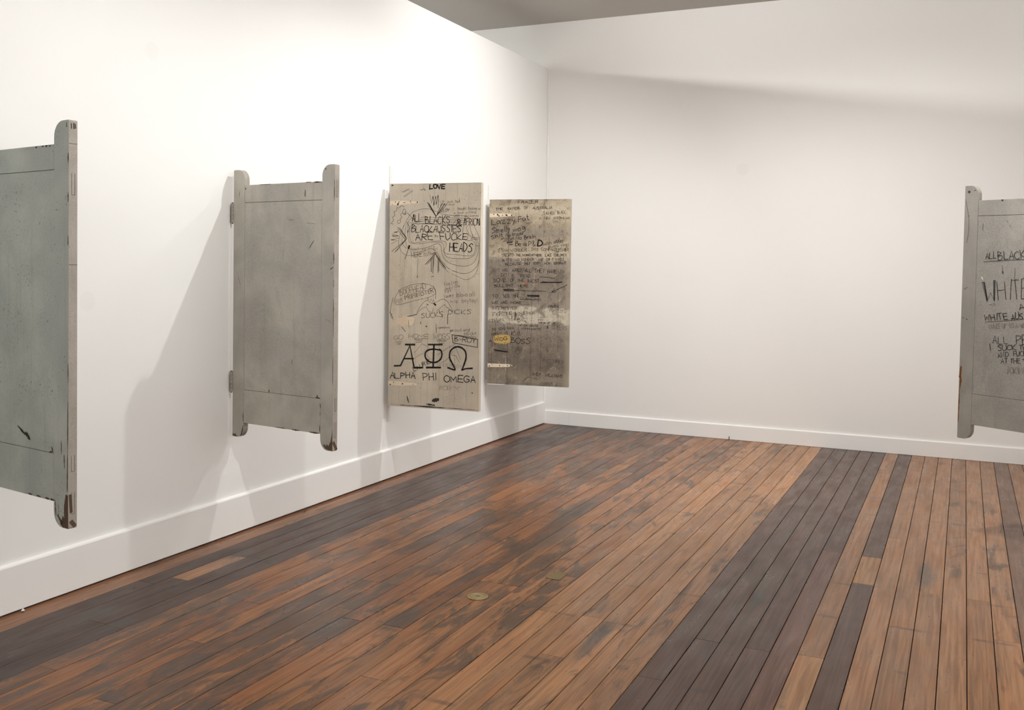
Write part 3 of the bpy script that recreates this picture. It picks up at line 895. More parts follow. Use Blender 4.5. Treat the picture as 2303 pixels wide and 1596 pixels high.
# words: text, start x, start z, end x, end z, letter height (m), stroke (mm), ink
TEXT_3 = [
    ('LOVE', 0.308, 1.5425, 0.425, 1.5415, 0.031, 9.0, 0),
    ('Tasman', 0.097, 1.514, 0.154, 1.539, 0.013, 2.0, 3),
    ('migration', 0.115, 1.486, 0.183, 1.529, 0.013, 2.0, 3),
    ("I've", 0.373, 1.441, 0.425, 1.445, 0.024, 2.2, 2),
    ('just', 0.445, 1.443, 0.487, 1.444, 0.017, 2.2, 2),
    ('had', 0.504, 1.444, 0.539, 1.445, 0.018, 2.5, 2),
    ('a root', 0.391, 1.423, 0.443, 1.428, 0.015, 2.0, 2),
    ('mull', 0.458, 1.423, 0.5, 1.425, 0.015, 2.2, 2),
    ('it was', 0.408, 1.392, 0.462, 1.392, 0.018, 2.2, 2),
    ('I', 0.486, 1.392, 0.495, 1.392, 0.017, 2.2, 2),
    ('thought', 0.524, 1.393, 0.585, 1.395, 0.018, 2.2, 2),
    ('Fucking', 0.601, 1.394, 0.664, 1.394, 0.019, 2.2, 2),
    ('we', 0.674, 1.394, 0.701, 1.395, 0.014, 2.2, 2),
    ('GREAT', 0.387, 1.373, 0.456, 1.378, 0.018, 2.2, 2),
    ('a', 0.496, 1.367, 0.506, 1.367, 0.011, 2.2, 2),
    ('town', 0.523, 1.367, 0.57, 1.367, 0.014, 2.2, 2),
    ('in', 0.583, 1.368, 0.599, 1.368, 0.014, 2.0, 2),
    ('China', 0.608, 1.368, 0.662, 1.369, 0.017, 2.2, 2),
    ('until', 0.496, 1.345, 0.535, 1.346, 0.018, 2.2, 2),
    ('I', 0.547, 1.345, 0.554, 1.345, 0.016, 2.2, 2),
    ('discovered', 0.574, 1.344, 0.678, 1.344, 0.017, 2.2, 2),
    ('ALL', 0.176, 1.312, 0.246, 1.315, 0.052, 4.5, 0),
    ('BLACKS', 0.279, 1.3, 0.467, 1.3, 0.055, 4.5, 0),
    ('&', 0.509, 1.28, 0.553, 1.28, 0.046, 5.0, 0),
    ('AFRICAN', 0.568, 1.287, 0.704, 1.286, 0.046, 4.0, 0),
    ('BLACKAUSSIES', 0.171, 1.238, 0.551, 1.24, 0.047, 5.0, 0),
    ('ARE', 0.202, 1.182, 0.339, 1.186, 0.048, 5.5, 0),
    ('the', 0.35, 1.204, 0.38, 1.204, 0.019, 2.0, 2),
    ('FUCKE', 0.394, 1.184, 0.595, 1.186, 0.045, 5.0, 0),
    ('N', 0.601, 1.194, 0.633, 1.194, 0.032, 3.0, 1),
    ('HEADS', 0.466, 1.104, 0.634, 1.105, 0.057, 6.0, 0),
    ('FIGHT', 0.167, 1.102, 0.232, 1.104, 0.023, 1.8, 3),
    ('THE', 0.253, 1.104, 0.289, 1.106, 0.022, 1.8, 3),
    ('SYSTEM', 0.301, 1.107, 0.373, 1.112, 0.025, 1.8, 3),
    ('WERE', 0.172, 1.059, 0.257, 1.069, 0.033, 3.2, 1),
    ('TO', 0.263, 1.069, 0.297, 1.071, 0.023, 2.6, 1),
    ('Them', 0.305, 1.073, 0.364, 1.084, 0.025, 2.6, 1),
    ('BOOFHEAD', 0.09, 0.789, 0.292, 0.842, 0.04, 2.8, 2),
    ('FER', 0.059, 0.734, 0.11, 0.747, 0.026, 2.5, 2),
    ('PRIMINISTER', 0.13, 0.759, 0.348, 0.818, 0.03, 3.2, 1),
    ('King Lives', 0.432, 0.863, 0.534, 0.884, 0.028, 2.0, 2),
    ('Jimmy Olla', 0.43, 0.833, 0.546, 0.861, 0.021, 2.0, 2),
    ('Pork', 0.439, 0.812, 0.486, 0.828, 0.023, 2.0, 2),
    ('Jimmy', 0.426, 0.778, 0.502, 0.792, 0.023, 2.4, 1),
    ('blows', 0.526, 0.788, 0.607, 0.796, 0.029, 2.6, 1),
    ('all', 0.619, 0.797, 0.66, 0.8, 0.029, 2.4, 1),
    ('his', 0.48, 0.746, 0.533, 0.75, 0.019, 2.2, 1),
    ('boytoy!', 0.565, 0.751, 0.677, 0.758, 0.027, 2.4, 1),
    ('SUCKS', 0.26, 0.634, 0.423, 0.651, 0.034, 3.2, 1),
    ('DICKS', 0.46, 0.669, 0.631, 0.676, 0.03, 3.0, 1),
    ('GO', 0.045, 0.47, 0.115, 0.478, 0.034, 2.6, 2),
    ('HOME', 0.158, 0.486, 0.313, 0.494, 0.033, 2.6, 2),
    ('WOGS', 0.348, 0.488, 0.476, 0.493, 0.04, 2.8, 2),
    ('communist', 0.381, 0.566, 0.47, 0.571, 0.012, 2.2, 1),
    ('gun', 0.476, 0.546, 0.505, 0.549, 0.018, 2.2, 1),
    ('out', 0.514, 0.549, 0.564, 0.552, 0.019, 2.2, 1),
    ('and', 0.577, 0.551, 0.624, 0.554, 0.022, 2.2, 1),
    ('PIG OUT', 0.583, 0.526, 0.674, 0.529, 0.018, 2.2, 1),
    ('B-ROY', 0.509, 0.485, 0.668, 0.472, 0.032, 4.0, 0),
    ('LAURIE', 0.206, 0.255, 0.331, 0.323, 0.03, 4.0, 0),
    ('UNDERBOY', 0.384, 0.304, 0.566, 0.292, 0.023, 2.0, 3),
    ('ALPHA', 0.017, 0.198, 0.212, 0.208, 0.045, 6.0, 0),
    ('PHI', 0.277, 0.195, 0.375, 0.204, 0.047, 5.5, 0),
    ('OMEGA', 0.44, 0.194, 0.673, 0.198, 0.043, 6.0, 0),
    ('RON', 0.401, 0.132, 0.488, 0.137, 0.029, 2.4, 2),
    ('Y', 0.519, 0.132, 0.561, 0.138, 0.029, 2.0, 2),
]
LINE_3 = [
    (3.0, 1, 0, '238,1537 251,1535 269,1546'),
    (5.0, 0, 0, '270,1537 275,1532'),
    (2.6, 1, 0, '311,1499 323,1439 335,1490 342,1425 356,1490 360,1430 374,1498 375,1408'),
    (4.5, 0, 0, '294,1447 361,1351'),
    (3.5, 0, 0, '306,1439 356,1358'),
    (3.0, 1, 0, '299,1428 361,1347'),
    (4.5, 0, 0, '425,1436 362,1351'),
    (3.5, 0, 0, '407,1442 368,1365'),
    (3.0, 1, 0, '438,1429 364,1353'),
    (2.0, 1, 1, '282,1403 234,1398 186,1382 156,1355 127,1311 97,1256 76,1195 73,1156 89,1112 123,1080 178,1074 226,1080 274,1108 322,1125 358,1109 388,1071 395,1022 425,990 461,958'),
    (2.0, 1, 1, '282,1403 318,1398 366,1381 420,1362 485,1356 573,1350 620,1326 661,1256 691,1192 700,1133 687,1041 671,971 637,928 590,911 543,926 484,950'),
    (2.0, 1, 1, '175,1344 145,1311 145,1267 146,1212 153,1173 177,1162 237,1168 309,1174 405,1177 434,1169 440,1147 423,1109 447,1088 518,1083 594,1076 640,1081 657,1116 657,1159 633,1181 581,1186 563,1234 568,1272 579,1294'),
    (2.0, 1, 1, '212,1300 175,1294 161,1267 158,1212 171,1173 207,1157 285,1163 369,1169 417,1158 423,1104 447,1066 518,1056 606,1059 652,1084 671,1133 656,1186 609,1229 591,1272 608,1294'),
    (2.0, 1, 1, '212,1294 284,1297 367,1291 445,1286 486,1294 509,1321'),
    (2.0, 1, 1, '133,1300 121,1234 128,1168 153,1124 214,1119 286,1130 369,1158 399,1142 412,1082 442,1039 507,1012 595,1005 652,1036 680,1106 679,1170 632,1224 614,1288'),
    (2.0, 2, 1, '115,1289 100,1223 104,1157 135,1124'),
    (2.4, 1, 1, '358,1098 406,1038 448,995 472,982'),
    (3.0, 1, 0, '485,974 537,958'),
    (2.2, 1, 1, '544,956 590,954 636,971 676,1015 692,1079 697,1160'),
    (2.4, 1, 1, '138,1374 163,1352 187,1322'),
    (2.0, 1, 0, '247,1344 602,1334'),
    (2.0, 1, 0, '235,1330 591,1321'),
    (2.0, 1, 0, '205,1316 567,1307'),
    (2.0, 1, 0, '145,1305 515,1291'),
    (2.4, 1, 0, '633,1202 702,1200'),
    (2.0, 1, 0, '627,1190 682,1189'),
    (2.2, 1, 0, '660,1146 703,1145'),
    (2.0, 1, 0, '572,1175 574,1059'),
    (4.0, 0, 0, '66,1273 135,1194'),
    (3.0, 1, 0, '79,1271 132,1201'),
    (3.0, 1, 0, '60,1260 123,1189'),
    (4.0, 0, 0, '135,1191 43,1095'),
    (3.0, 1, 0, '129,1184 19,1101'),
    (2.6, 1, 0, '129,1193 59,1107'),
    (2.4, 1, 0, '33,1239 66,1242 17,1225 73,1212 21,1214 76,1195 12,1184 67,1179 15,1156'),
    (2.4, 1, 0, '113,1416 95,1427 67,1408 58,1416 52,1389 34,1383 40,1355 22,1344 32,1322 10,1300 29,1295'),
    (2.4, 1, 1, '116,1402 129,1377 117,1361 103,1374 104,1394 116,1402'),
    (3.0, 0, 1, '112,1371 126,1366 120,1380'),
    (2.4, 1, 1, '103,1374 86,1361 96,1344 81,1328 87,1311 73,1300 62,1308 65,1322 75,1322'),
    (4.0, 0, 0, '138,1248 149,1244'),
    (3.0, 1, 1, '133,1311 157,1272 140,1234'),
    (4.0, 0, 0, '281,1012 358,1090'),
    (3.0, 1, 0, '295,1013 354,1076'),
    (4.0, 0, 0, '358,1087 438,987'),
    (2.6, 1, 0, '364,1071 425,995'),
    (4.0, 0, 0, '326,1059 329,962'),
    (3.0, 1, 0, '341,1057 341,951'),
    (3.0, 1, 0, '347,1066 341,967'),
    (3.4, 1, 0, '379,1057 380,955'),
    (3.0, 1, 0, '385,1046 386,967'),
    (13.0, 0, 0, '157,1143 151,1124'),
    (5.0, 2, 0, '151,1124 124,1049'),
    (2.0, 2, 0, '225,1053 222,929'),
    (5.0, 1, 0, '222,932 222,920'),
    (4.0, 2, 0, '330,926 347,931'),
    (2.0, 2, 0, '533,1477 536,1445'),
    (3.0, 1, 0, '520,1326 544,1299 515,1288 550,1321 539,1278 556,1294'),
    (2.2, 1, 1, '43,746 50,772 72,812 100,838 186,869 271,877 328,866 360,831 357,805 308,781 202,756 94,727 58,726 43,746'),
    (3.0, 1, 1, '34,773 18,712 11,666'),
    (4.0, 1, 0, '9,666 26,653 15,646 34,637 23,634 36,622'),
    (2.4, 1, 1, '346,863 364,824 364,773'),
    (4.0, 0, 0, '149,643 218,659'),
    (2.4, 1, 1, '217,659 231,692 259,731 294,761 322,746 344,740 379,754 413,771 448,762 477,724 495,690'),
    (2.2, 1, 1, '221,656 245,692 287,713'),
    (2.2, 1, 1, '291,723 309,688 337,679 348,708'),
    (2.2, 1, 0, '372,686 407,716 435,736 442,720 470,705 491,686'),
    (12.0, 0, 0, '352,740 365,729'),
    (5.0, 0, 0, '297,734 309,729'),
    (2.2, 1, 0, '322,752 329,772 340,746 347,766 358,750'),
    (3.0, 1, 0, '304,781 305,762'),
    (4.0, 1, 0, '457,666 457,599'),
    (4.0, 1, 0, '392,693 397,671'),
    (3.0, 1, 0, '411,671 417,639'),
    (2.6, 2, 0, '54,458 108,464'),
    (2.4, 2, 0, '63,448 102,453'),
    (2.4, 2, 0, '70,440 98,445'),
    (2.6, 1, 0, '205,483 273,489'),
    (2.4, 1, 0, '212,473 269,479'),
    (2.4, 1, 0, '216,461 262,467'),
    (2.6, 1, 0, '375,483 453,486'),
    (2.4, 1, 0, '382,473 447,478'),
    (2.4, 1, 0, '393,461 433,466'),
    (4.5, 0, 0, '493,526 683,501 684,445'),
    (4.5, 0, 0, '491,526 500,470 684,445'),
    (2.6, 0, 0, '488,526 672,515'),
    (4.0, 1, 0, '105,567 133,536'),
    (12.0, 0, 0, '49,288 98,292 170,437 204,282 271,286'),
    (11.0, 0, 0, '129,343 198,346'),
    (12.0, 0, 0, '134,443 207,446'),
    (12.0, 0, 0, '312,450 418,454'),
    (13.0, 0, 0, '356,451 351,291'),
    (12.0, 0, 0, '300,288 408,293'),
    (12.0, 0, 1, '398,419 411,410 417,382 405,349 370,328 328,329 296,350 288,382 305,408 348,419 398,416'),
    (12.0, 0, 1, '463,295 517,283 497,324 476,365 481,410 515,440 557,441 592,415 599,370 586,325 570,283'),
    (11.0, 0, 0, '570,283 597,294 647,299'),
    (2.0, 2, 0, '203,385 262,454 298,441 326,423'),
    (2.0, 2, 1, '210,350 242,374 277,388 286,415'),
    (2.2, 1, 1, '383,380 453,428 515,460'),
    (2.2, 1, 1, '412,327 454,351 488,391 503,414'),
    (2.0, 1, 0, '495,385 523,380 550,335'),
    (2.0, 1, 0, '522,437 559,354'),
    (2.0, 2, 0, '292,383 342,339'),
    (3.0, 2, 0, '341,391 355,385'),
]
TEXT_4 = [
    ('FRAZER', 0.254, 1.549, 0.431, 1.552, 0.025, 5.0, 0),
    ('THE', 0.058, 1.493, 0.12, 1.495, 0.021, 4.0, 1),
    ('SAVIOR', 0.162, 1.495, 0.269, 1.498, 0.021, 4.5, 0),
    ('OF', 0.309, 1.501, 0.344, 1.503, 0.02, 3.5, 1),
    ('AUSTRALIA', 0.385, 1.501, 0.555, 1.503, 0.02, 4.0, 1),
    ('SIGNED', 0.478, 1.455, 0.58, 1.457, 0.023, 3.4, 0),
    ('BLACK', 0.601, 1.46, 0.672, 1.464, 0.025, 3.0, 0),
    ('A', 0.443, 1.414, 0.459, 1.414, 0.018, 3.0, 1),
    ('NEW', 0.488, 1.416, 0.54, 1.417, 0.017, 3.4, 0),
    ('AUSTRALIAN', 0.567, 1.417, 0.708, 1.417, 0.017, 3.4, 0),
    ('Lazzy', 0.022, 1.369, 0.242, 1.387, 0.045, 5.0, 0),
    ('Fat', 0.262, 1.394, 0.358, 1.409, 0.046, 5.0, 0),
    ('Smelly', 0.026, 1.295, 0.192, 1.316, 0.044, 5.0, 0),
    ('wog', 0.212, 1.309, 0.324, 1.325, 0.041, 5.0, 0),
    ('Shit', 0.023, 1.246, 0.127, 1.27, 0.036, 4.6, 0),
    ('No', 0.148, 1.264, 0.193, 1.271, 0.028, 4.6, 0),
    ('trade', 0.209, 1.271, 0.308, 1.284, 0.027, 4.4, 0),
    ('BRIAN', 0.107, 1.24, 0.177, 1.25, 0.014, 3.0, 1),
    ('WEST ARE', 0.129, 1.22, 0.229, 1.247, 0.015, 3.0, 1),
    ('SOOTH', 0.162, 1.212, 0.211, 1.222, 0.013, 4.0, 1),
    ('No', 0.239, 1.243, 0.291, 1.245, 0.028, 5.0, 0),
    ('Brain', 0.318, 1.247, 0.414, 1.257, 0.03, 4.6, 0),
    ('Be', 0.237, 1.189, 0.29, 1.19, 0.039, 5.0, 0),
    ('a', 0.311, 1.19, 0.337, 1.19, 0.034, 4.6, 0),
    ('P&', 0.354, 1.186, 0.414, 1.189, 0.049, 4.6, 0),
    ('D', 0.431, 1.188, 0.472, 1.188, 0.052, 12.0, 0),
    ('with', 0.482, 1.192, 0.558, 1.207, 0.025, 4.2, 0),
    ('other', 0.576, 1.211, 0.663, 1.222, 0.031, 4.2, 0),
    ('Dumb', 0.528, 1.174, 0.619, 1.186, 0.019, 3.2, 0),
    ('wogs', 0.634, 1.186, 0.704, 1.194, 0.026, 3.2, 0),
    ("IT'S", 0.083, 1.136, 0.127, 1.138, 0.025, 3.6, 1),
    ('NO', 0.146, 1.139, 0.179, 1.141, 0.02, 3.4, 1),
    ('WONDER', 0.194, 1.139, 0.338, 1.145, 0.025, 3.6, 1),
    ('THIS', 0.378, 1.148, 0.437, 1.15, 0.024, 3.4, 1),
    ('COMPANY', 0.468, 1.149, 0.603, 1.151, 0.024, 3.6, 1),
    ('SHIT', 0.612, 1.155, 0.645, 1.16, 0.015, 2.8, 0),
    ('Fights', 0.653, 1.15, 0.706, 1.166, 0.022, 2.8, 0),
    ('wrongs', 0.595, 1.135, 0.703, 1.152, 0.018, 2.8, 0),
    ('TREATS', 0.115, 1.097, 0.223, 1.1, 0.024, 4.0, 0),
    ('THE', 0.241, 1.101, 0.282, 1.101, 0.021, 4.0, 0),
    ('WORKERS', 0.301, 1.101, 0.408, 1.104, 0.019, 4.0, 0),
    ('HERE', 0.417, 1.103, 0.47, 1.104, 0.018, 4.0, 0),
    ('LIKE', 0.504, 1.103, 0.556, 1.104, 0.021, 4.0, 0),
    ('CHILDREN', 0.58, 1.103, 0.683, 1.104, 0.021, 4.0, 0),
    ('&', 0.118, 1.056, 0.143, 1.057, 0.018, 4.0, 0),
    ("IT'S", 0.16, 1.056, 0.206, 1.059, 0.022, 4.0, 0),
    ('NO', 0.235, 1.059, 0.271, 1.061, 0.019, 4.0, 0),
    ('WONDER', 0.292, 1.062, 0.401, 1.066, 0.022, 4.0, 0),
    ('WE', 0.441, 1.066, 0.482, 1.066, 0.02, 4.0, 0),
    ('COP IT', 0.51, 1.067, 0.573, 1.069, 0.019, 4.0, 0),
    ('SWEET', 0.59, 1.068, 0.664, 1.07, 0.021, 4.0, 0),
    ('BECAUSE', 0.149, 1.018, 0.292, 1.028, 0.023, 4.0, 0),
    ('THEY', 0.315, 1.029, 0.368, 1.031, 0.023, 4.0, 0),
    ('KNOW', 0.4, 1.032, 0.467, 1.035, 0.022, 4.0, 0),
    ('HOW', 0.495, 1.034, 0.548, 1.036, 0.021, 4.0, 0),
    ('IGNORANT', 0.579, 1.035, 0.684, 1.039, 0.021, 4.2, 0),
    ('WE', 0.124, 0.969, 0.171, 0.972, 0.023, 3.8, 1),
    ('ARE!', 0.211, 0.969, 0.29, 0.971, 0.025, 3.8, 1),
    ('ALL', 0.323, 0.965, 0.38, 0.968, 0.031, 3.8, 1),
    ('THEY', 0.409, 0.963, 0.498, 0.964, 0.033, 3.6, 1),
    ('HAVE', 0.524, 0.961, 0.599, 0.962, 0.03, 3.8, 1),
    ('TO', 0.626, 0.963, 0.663, 0.963, 0.025, 3.6, 1),
    ('DO', 0.116, 0.925, 0.16, 0.928, 0.025, 3.6, 1),
    ('IS', 0.205, 0.923, 0.231, 0.924, 0.023, 3.6, 1),
    ('READ', 0.288, 0.921, 0.373, 0.923, 0.025, 3.6, 1),
    ('SOME', 0.044, 0.874, 0.159, 0.881, 0.031, 4.0, 1),
    ('OF', 0.196, 0.879, 0.232, 0.881, 0.028, 3.8, 1),
    ('THE', 0.256, 0.88, 0.321, 0.882, 0.026, 3.6, 1),
    ('RACIST', 0.353, 0.878, 0.451, 0.88, 0.025, 3.8, 1),
    ('BULLSHIT', 0.054, 0.834, 0.226, 0.837, 0.024, 4.0, 1),
    ('HERE', 0.269, 0.837, 0.357, 0.838, 0.025, 3.8, 1),
    ('CO', 0.271, 0.806, 0.302, 0.807, 0.015, 2.6, 2),
    ('TO', 0.036, 0.745, 0.086, 0.747, 0.025, 4.0, 0),
    ('SEE', 0.132, 0.746, 0.192, 0.748, 0.024, 4.0, 0),
    ('THE', 0.224, 0.748, 0.279, 0.75, 0.024, 4.0, 0),
    ('DIAMOND', 0.285, 0.73, 0.464, 0.721, 0.03, 2.6, 2),
    ('WE', 0.03, 0.689, 0.084, 0.691, 0.023, 4.0, 0),
    ('ARE', 0.112, 0.692, 0.17, 0.695, 0.022, 4.0, 0),
    ('MORE', 0.201, 0.693, 0.299, 0.695, 0.021, 4.0, 0),
    ('INTERESTED', 0.035, 0.642, 0.258, 0.648, 0.024, 3.4, 1),
    ('IN', 0.324, 0.653, 0.355, 0.654, 0.019, 3.0, 1),
    ('FIGHTING', 0.042, 0.581, 0.218, 0.599, 0.031, 3.2, 1),
    ('EACH', 0.228, 0.599, 0.299, 0.603, 0.023, 3.0, 1),
    ('OTHER', 0.308, 0.603, 0.415, 0.607, 0.023, 3.0, 1),
    ('THAN', 0.035, 0.526, 0.137, 0.543, 0.03, 3.6, 1),
    ('TO', 0.178, 0.546, 0.225, 0.547, 0.022, 2.6, 2),
    ('BE', 0.262, 0.548, 0.337, 0.551, 0.023, 2.6, 2),
    ('DO', 0.04, 0.459, 0.073, 0.461, 0.02, 3.6, 1),
    ('SOMETHING', 0.096, 0.464, 0.235, 0.478, 0.02, 3.4, 1),
    ('NEVER', 0.28, 0.506, 0.353, 0.505, 0.014, 3.0, 1),
    ('QUOTE', 0.374, 0.504, 0.447, 0.504, 0.014, 3.0, 1),
    ('COMMUNISTS', 0.302, 0.478, 0.466, 0.476, 0.015, 3.0, 1),
    ('ABOUT', 0.032, 0.416, 0.126, 0.427, 0.023, 3.8, 1),
    ('IT', 0.151, 0.424, 0.185, 0.426, 0.028, 4.0, 0),
    ('Kill', 0.21, 0.421, 0.29, 0.421, 0.037, 4.4, 0),
    ('A', 0.013, 0.358, 0.036, 0.359, 0.024, 5.0, 0),
    ('WOG', 0.06, 0.374, 0.175, 0.38, 0.03, 4.6, 0),
    ('BOSS', 0.208, 0.358, 0.378, 0.357, 0.049, 5.0, 0),
    ('CROSTIN', 0.035, 0.322, 0.205, 0.336, 0.025, 2.8, 2),
    ('WOGS', 0.116, 0.223, 0.292, 0.234, 0.036, 2.4, 3),
    ('A', 0.255, 0.281, 0.291, 0.282, 0.036, 3.0, 2),
    ('ABBA', 0.532, 0.669, 0.627, 0.672, 0.021, 3.6, 0),
    ('FIRED', 0.544, 0.634, 0.658, 0.631, 0.022, 2.6, 2),
    ('MY', 0.45, 0.553, 0.493, 0.555, 0.014, 3.4, 1),
    ('SOME OF US', 0.451, 0.533, 0.597, 0.534, 0.013, 3.6, 1),
    ('QUEENS', 0.57, 0.487, 0.697, 0.484, 0.039, 2.4, 2),
    ('OF SONGS', 0.444, 0.341, 0.688, 0.334, 0.026, 2.0, 3),
    ('IS NOT', 0.452, 0.242, 0.574, 0.238, 0.037, 2.2, 3),
    ('R COOPER', 0.494, 0.206, 0.676, 0.194, 0.031, 2.4, 2),
    ('A FIVE', 0.526, 0.139, 0.675, 0.141, 0.033, 2.2, 3),
    ('ANDY', 0.4, 0.088, 0.48, 0.089, 0.024, 4.0, 0),
    ('WILLIAMS', 0.514, 0.087, 0.666, 0.08, 0.024, 4.0, 0),
    ('MURRAY', 0.381, 0.046, 0.479, 0.053, 0.02, 2.4, 3),
    ('OFFER', 0.486, 0.002, 0.585, 0.014, 0.025, 3.0, 2),
]
LINE_4 = [
    (4.0, 1, 0, '453,928 515,926 589,918'),
    (9.0, 0, 0, '464,880 649,886'),
    (4.0, 0, 0, '477,888 627,880'),
    (5.0, 0, 0, '695,864 567,803'),
    (5.0, 0, 0, '589,830 559,799 600,803'),
    (8.0, 0, 0, '137,815 229,817'),
    (7.0, 0, 0, '142,806 231,805'),
    (3.4, 1, 0, '231,809 517,806'),
    (2.0, 1, 1, '660,831 669,842 682,834 675,820 662,822 660,831'),
    (5.0, 0, 0, '162,1214 208,1217'),
    (5.0, 0, 0, '178,1199 212,1201'),
    (4.0, 1, 0, '111,1172 114,1153'),
    (3.0, 1, 0, '618,1257 624,1246'),
    (8.0, 0, 0, '349,770 453,769'),
    (7.0, 0, 0, '352,761 455,762'),
    (3.0, 1, 0, '289,736 383,734 464,738'),
    (8.0, 0, 0, '57,296 180,281'),
    (6.0, 0, 0, '65,287 167,279'),
    (2.4, 2, 1, '272,319 254,303 251,279 270,268 291,281 294,302 275,319'),
    (2.0, 2, 0, '316,692 372,691'),
    (3.0, 0, 0, '17,559 15,535'),
    (5.0, 1, 0, '327,553 346,533'),
    (4.0, 1, 0, '524,514 540,491'),
    (4.0, 1, 0, '538,515 523,492'),
]
TEXT_5 = [
    ('ALL', 0.142, 1.067, 0.204, 1.073, 0.036, 3.4, 0),
    ('BLACK', 0.218, 1.063, 0.376, 1.074, 0.044, 3.4, 0),
    ('HITE', 0.228, 0.832, 0.408, 0.848, 0.105, 3.2, 0),
    ('A', 0.351, 0.784, 0.379, 0.789, 0.038, 3.4, 0),
    ('WHITE', 0.15, 0.71, 0.284, 0.725, 0.038, 4.0, 0),
    ('AUST', 0.308, 0.722, 0.398, 0.736, 0.036, 4.0, 0),
    ('(WAKE UP TO A WH', 0.178, 0.663, 0.388, 0.685, 0.028, 2.0, 2),
    ('ALL', 0.203, 0.578, 0.291, 0.584, 0.043, 3.0, 0),
    ('PE', 0.338, 0.587, 0.403, 0.593, 0.049, 3.0, 0),
    ('SUCK', 0.235, 0.542, 0.339, 0.554, 0.031, 3.4, 0),
    ('TH', 0.356, 0.555, 0.404, 0.56, 0.026, 3.4, 0),
    ('AND', 0.237, 0.501, 0.297, 0.512, 0.028, 3.4, 0),
    ('FUCK', 0.326, 0.517, 0.399, 0.527, 0.028, 3.4, 0),
    ('AT', 0.254, 0.469, 0.293, 0.475, 0.027, 3.4, 0),
    ('THE', 0.309, 0.476, 0.369, 0.483, 0.027, 3.4, 0),
    ('T', 0.38, 0.484, 0.401, 0.486, 0.024, 3.4, 0),
    ('JOKING', 0.287, 0.416, 0.406, 0.425, 0.038, 2.2, 2),
]
LINE_5 = [
    (2.6, 0, 0, '130,1052 241,1060 297,1064 371,1067'),
    (2.4, 0, 0, '124,932 158,820 178,875 203,824 200,945'),
    (4.0, 0, 0, '133,932 159,826'),
    (4.0, 0, 0, '139,931 161,830'),
    (2.4, 0, 0, '124,932 141,933'),
    (3.0, 0, 0, '194,944 199,832'),
    (4.0, 0, 0, '202,942 203,827'),
    (2.4, 0, 0, '193,944 207,946'),
    (2.0, 1, 0, '173,801 191,807'),
    (3.0, 1, 0, '199,812 207,805'),
    (3.0, 2, 0, '242,1032 246,993'),
    (7.0, 1, 0, '246,998 247,988'),
    (2.2, 2, 0, '318,1020 316,957'),
    (3.0, 2, 0, '261,1289 266,1279'),
    (2.4, 2, 0, '279,1264 284,1251'),
    (2.0, 2, 0, '119,1278 116,1238'),
    (2.0, 1, 1, '6,1420 17,1368 29,1307 30,1225 20,1164'),
    (3.0, 1, 0, '14,887 34,900'),
    (2.4, 1, 0, '154,701 252,713 392,734'),
    (5.0, 1, 0, '184,577 190,541'),
    (5.0, 1, 0, '13,719 17,717'),
    (5.0, 1, 0, '35,713 40,708'),
]
for door, texts, lines in ((d3, TEXT_3, LINE_3), (d4, TEXT_4, LINE_4), (d5, TEXT_5, LINE_5)):
    LIMIT[:] = {d3: [0.002, 0.690, 0.002, 1.578], d4: [0.002, 0.708, 0.002, 1.583]}.get(door, [0.0, 0.76, 0.0, 1.5])
    dim = 1 if door is d4 else 0        # pen lies darker against the grimy boards
    for e in texts:
        write(door, *e[:-1], max(0, e[-1] - dim))
    for w_, i_, sm_, p_ in lines:
        draw(door, w_, max(0, i_ - dim), sm_, p_)

# ---------------------------------------------------------------- small things on the floor
def ring(cx, cy, r0, r1, z, n=32):
    v = [(cx + r * math.cos(2 * math.pi * i / n), cy + r * math.sin(2 * math.pi * i / n), z) for r in (r0, r1) for i in range(n)]
    f = [(i, (i + 1) % n, n + (i + 1) % n, n + i) for i in range(n)]
    return v, f


def lathe(name, prof, mat, parent, n=36):
    v = [(r * math.cos(2 * math.pi * i / n), r * math.sin(2 * math.pi * i / n), z) for r, z in prof for i in range(n)]
    f = []
    for j in range(len(prof) - 1):
        f += [(j * n + i, j * n + (i + 1) % n, (j + 1) * n + (i + 1) % n, (j + 1) * n + i) for i in range(n)]
    f.append(tuple((len(prof) - 1) * n + i for i in range(n)))
    return mesh(name, v, f, mat, parent)


sock = empty('floor_socket', (1.730, -4.884, 0.0008))
tag(sock, 'round brass floor socket cover set into the brown floor boards', 'floor socket')
lathe('rim', [(0.049, 0.0), (0.049, 0.003), (0.045, 0.0045), (0.041, 0.0042), (0.040, 0.002)], M['brass'], sock)
lathe('groove', [(0.040, 0.0018), (0.030, 0.0016), (0.001, 0.0016)], M['brass_dark'], sock)
lathe('lid', [(0.037, 0.0017), (0.036, 0.0034), (0.026, 0.0036), (0.024, 0.0026), (0.022, 0.0036), (0.001, 0.0038)], M['brass'], sock)
box('slot', -0.012, 0.012, -0.0022, 0.0022, 0.0036, 0.0042, M['brass_dark'], sock)

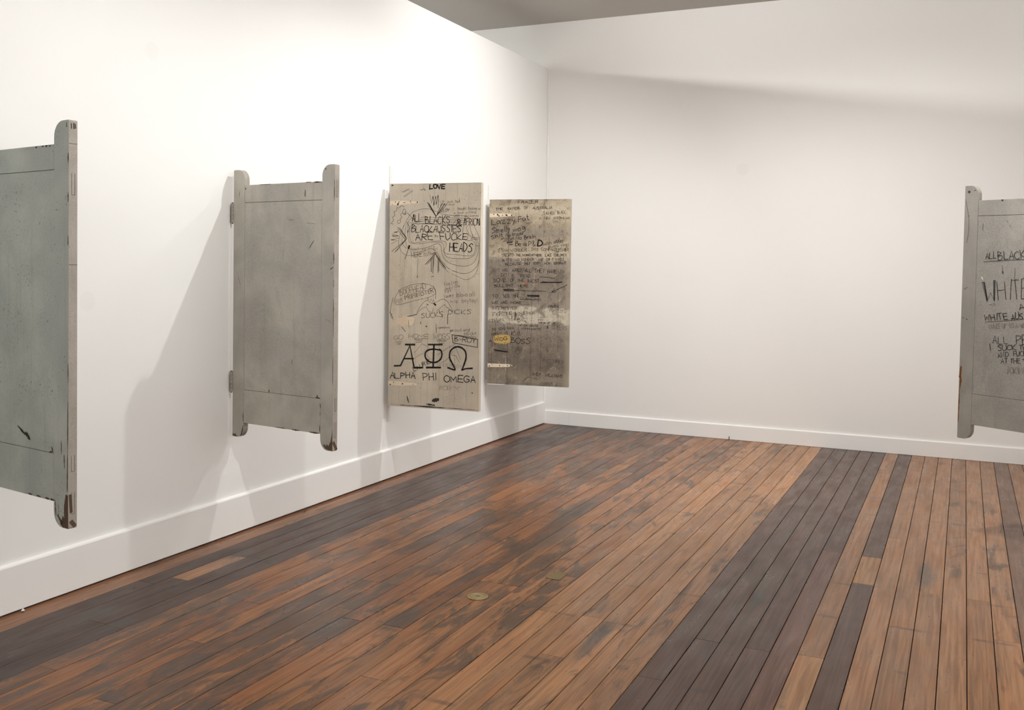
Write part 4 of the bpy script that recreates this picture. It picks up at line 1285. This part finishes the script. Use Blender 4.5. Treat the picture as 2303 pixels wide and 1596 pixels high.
plate = empty('cover_plate', (1.942, -4.424, 0.0008), 0.0)
tag(plate, 'square dull brass cover plate lying on the boards near the round socket', 'cover plate')
bevel(box('plate', -0.038, 0.038, -0.060, 0.060, 0.0, 0.002, M['brass_plate'], plate), 0.0006, 1)
for x, y in ((-0.031, -0.052), (0.031, -0.052), (0.031, 0.052), (-0.031, 0.052)):
    o = lathe('screw', [(0.003, 0.0019), (0.0028, 0.0024), (0.0005, 0.0025)], M['brass_dark'], plate, 10)
    o.location = (x, y, 0)

crumb = mesh('plaster_crumb', [(0.012, 0, 0.006), (-0.010, 0.003, 0.004), (0.002, 0.010, 0.005), (0.001, -0.009, 0.004), (0.0, 0.001, 0.017), (0.004, 0.004, 0.0), (-0.005, -0.004, 0.0)],
             [(0, 2, 4), (2, 1, 4), (1, 3, 4), (3, 0, 4), (0, 5, 2), (2, 5, 1), (1, 6, 3), (3, 6, 0), (1, 5, 6), (0, 6, 5)], M['batten'])
crumb.location = (0.034, -5.98, 0.0008)
tag(crumb, 'small crumb of white plaster at the foot of the left skirting', 'plaster crumb')

chip = mesh('wood_splinter', [(-0.045, -0.003, 0.001), (0.05, 0.0, 0.002), (-0.04, 0.004, 0.001), (-0.03, 0.0, 0.008), (0.03, 0.001, 0.006)],
            [(0, 1, 4, 3), (1, 2, 3, 4), (0, 3, 2), (0, 2, 1)], M['bare'])
chip.location = (0.050, -3.95, 0.0006)
chip.rotation_euler = (0, 0, 1.9)
tag(chip, 'thin brown wood splinter on the floor against the left skirting', 'splinter')

nail = mesh('bent_nail', [(-0.003, 0, 0), (0.003, 0, 0), (0.003, -0.004, 0.0), (-0.003, -0.004, 0.0), (-0.002, 0, 0.03), (0.004, 0, 0.03), (0.004, -0.004, 0.03), (-0.002, -0.004, 0.03)],
            [(0, 1, 5, 4), (1, 2, 6, 5), (2, 3, 7, 6), (3, 0, 4, 7), (4, 5, 6, 7), (3, 2, 1, 0)], M['mark'])
nail.location = (1.85, -0.026, 0.0004)
tag(nail, 'tiny dark bent nail standing at the foot of the end wall skirting', 'nail')
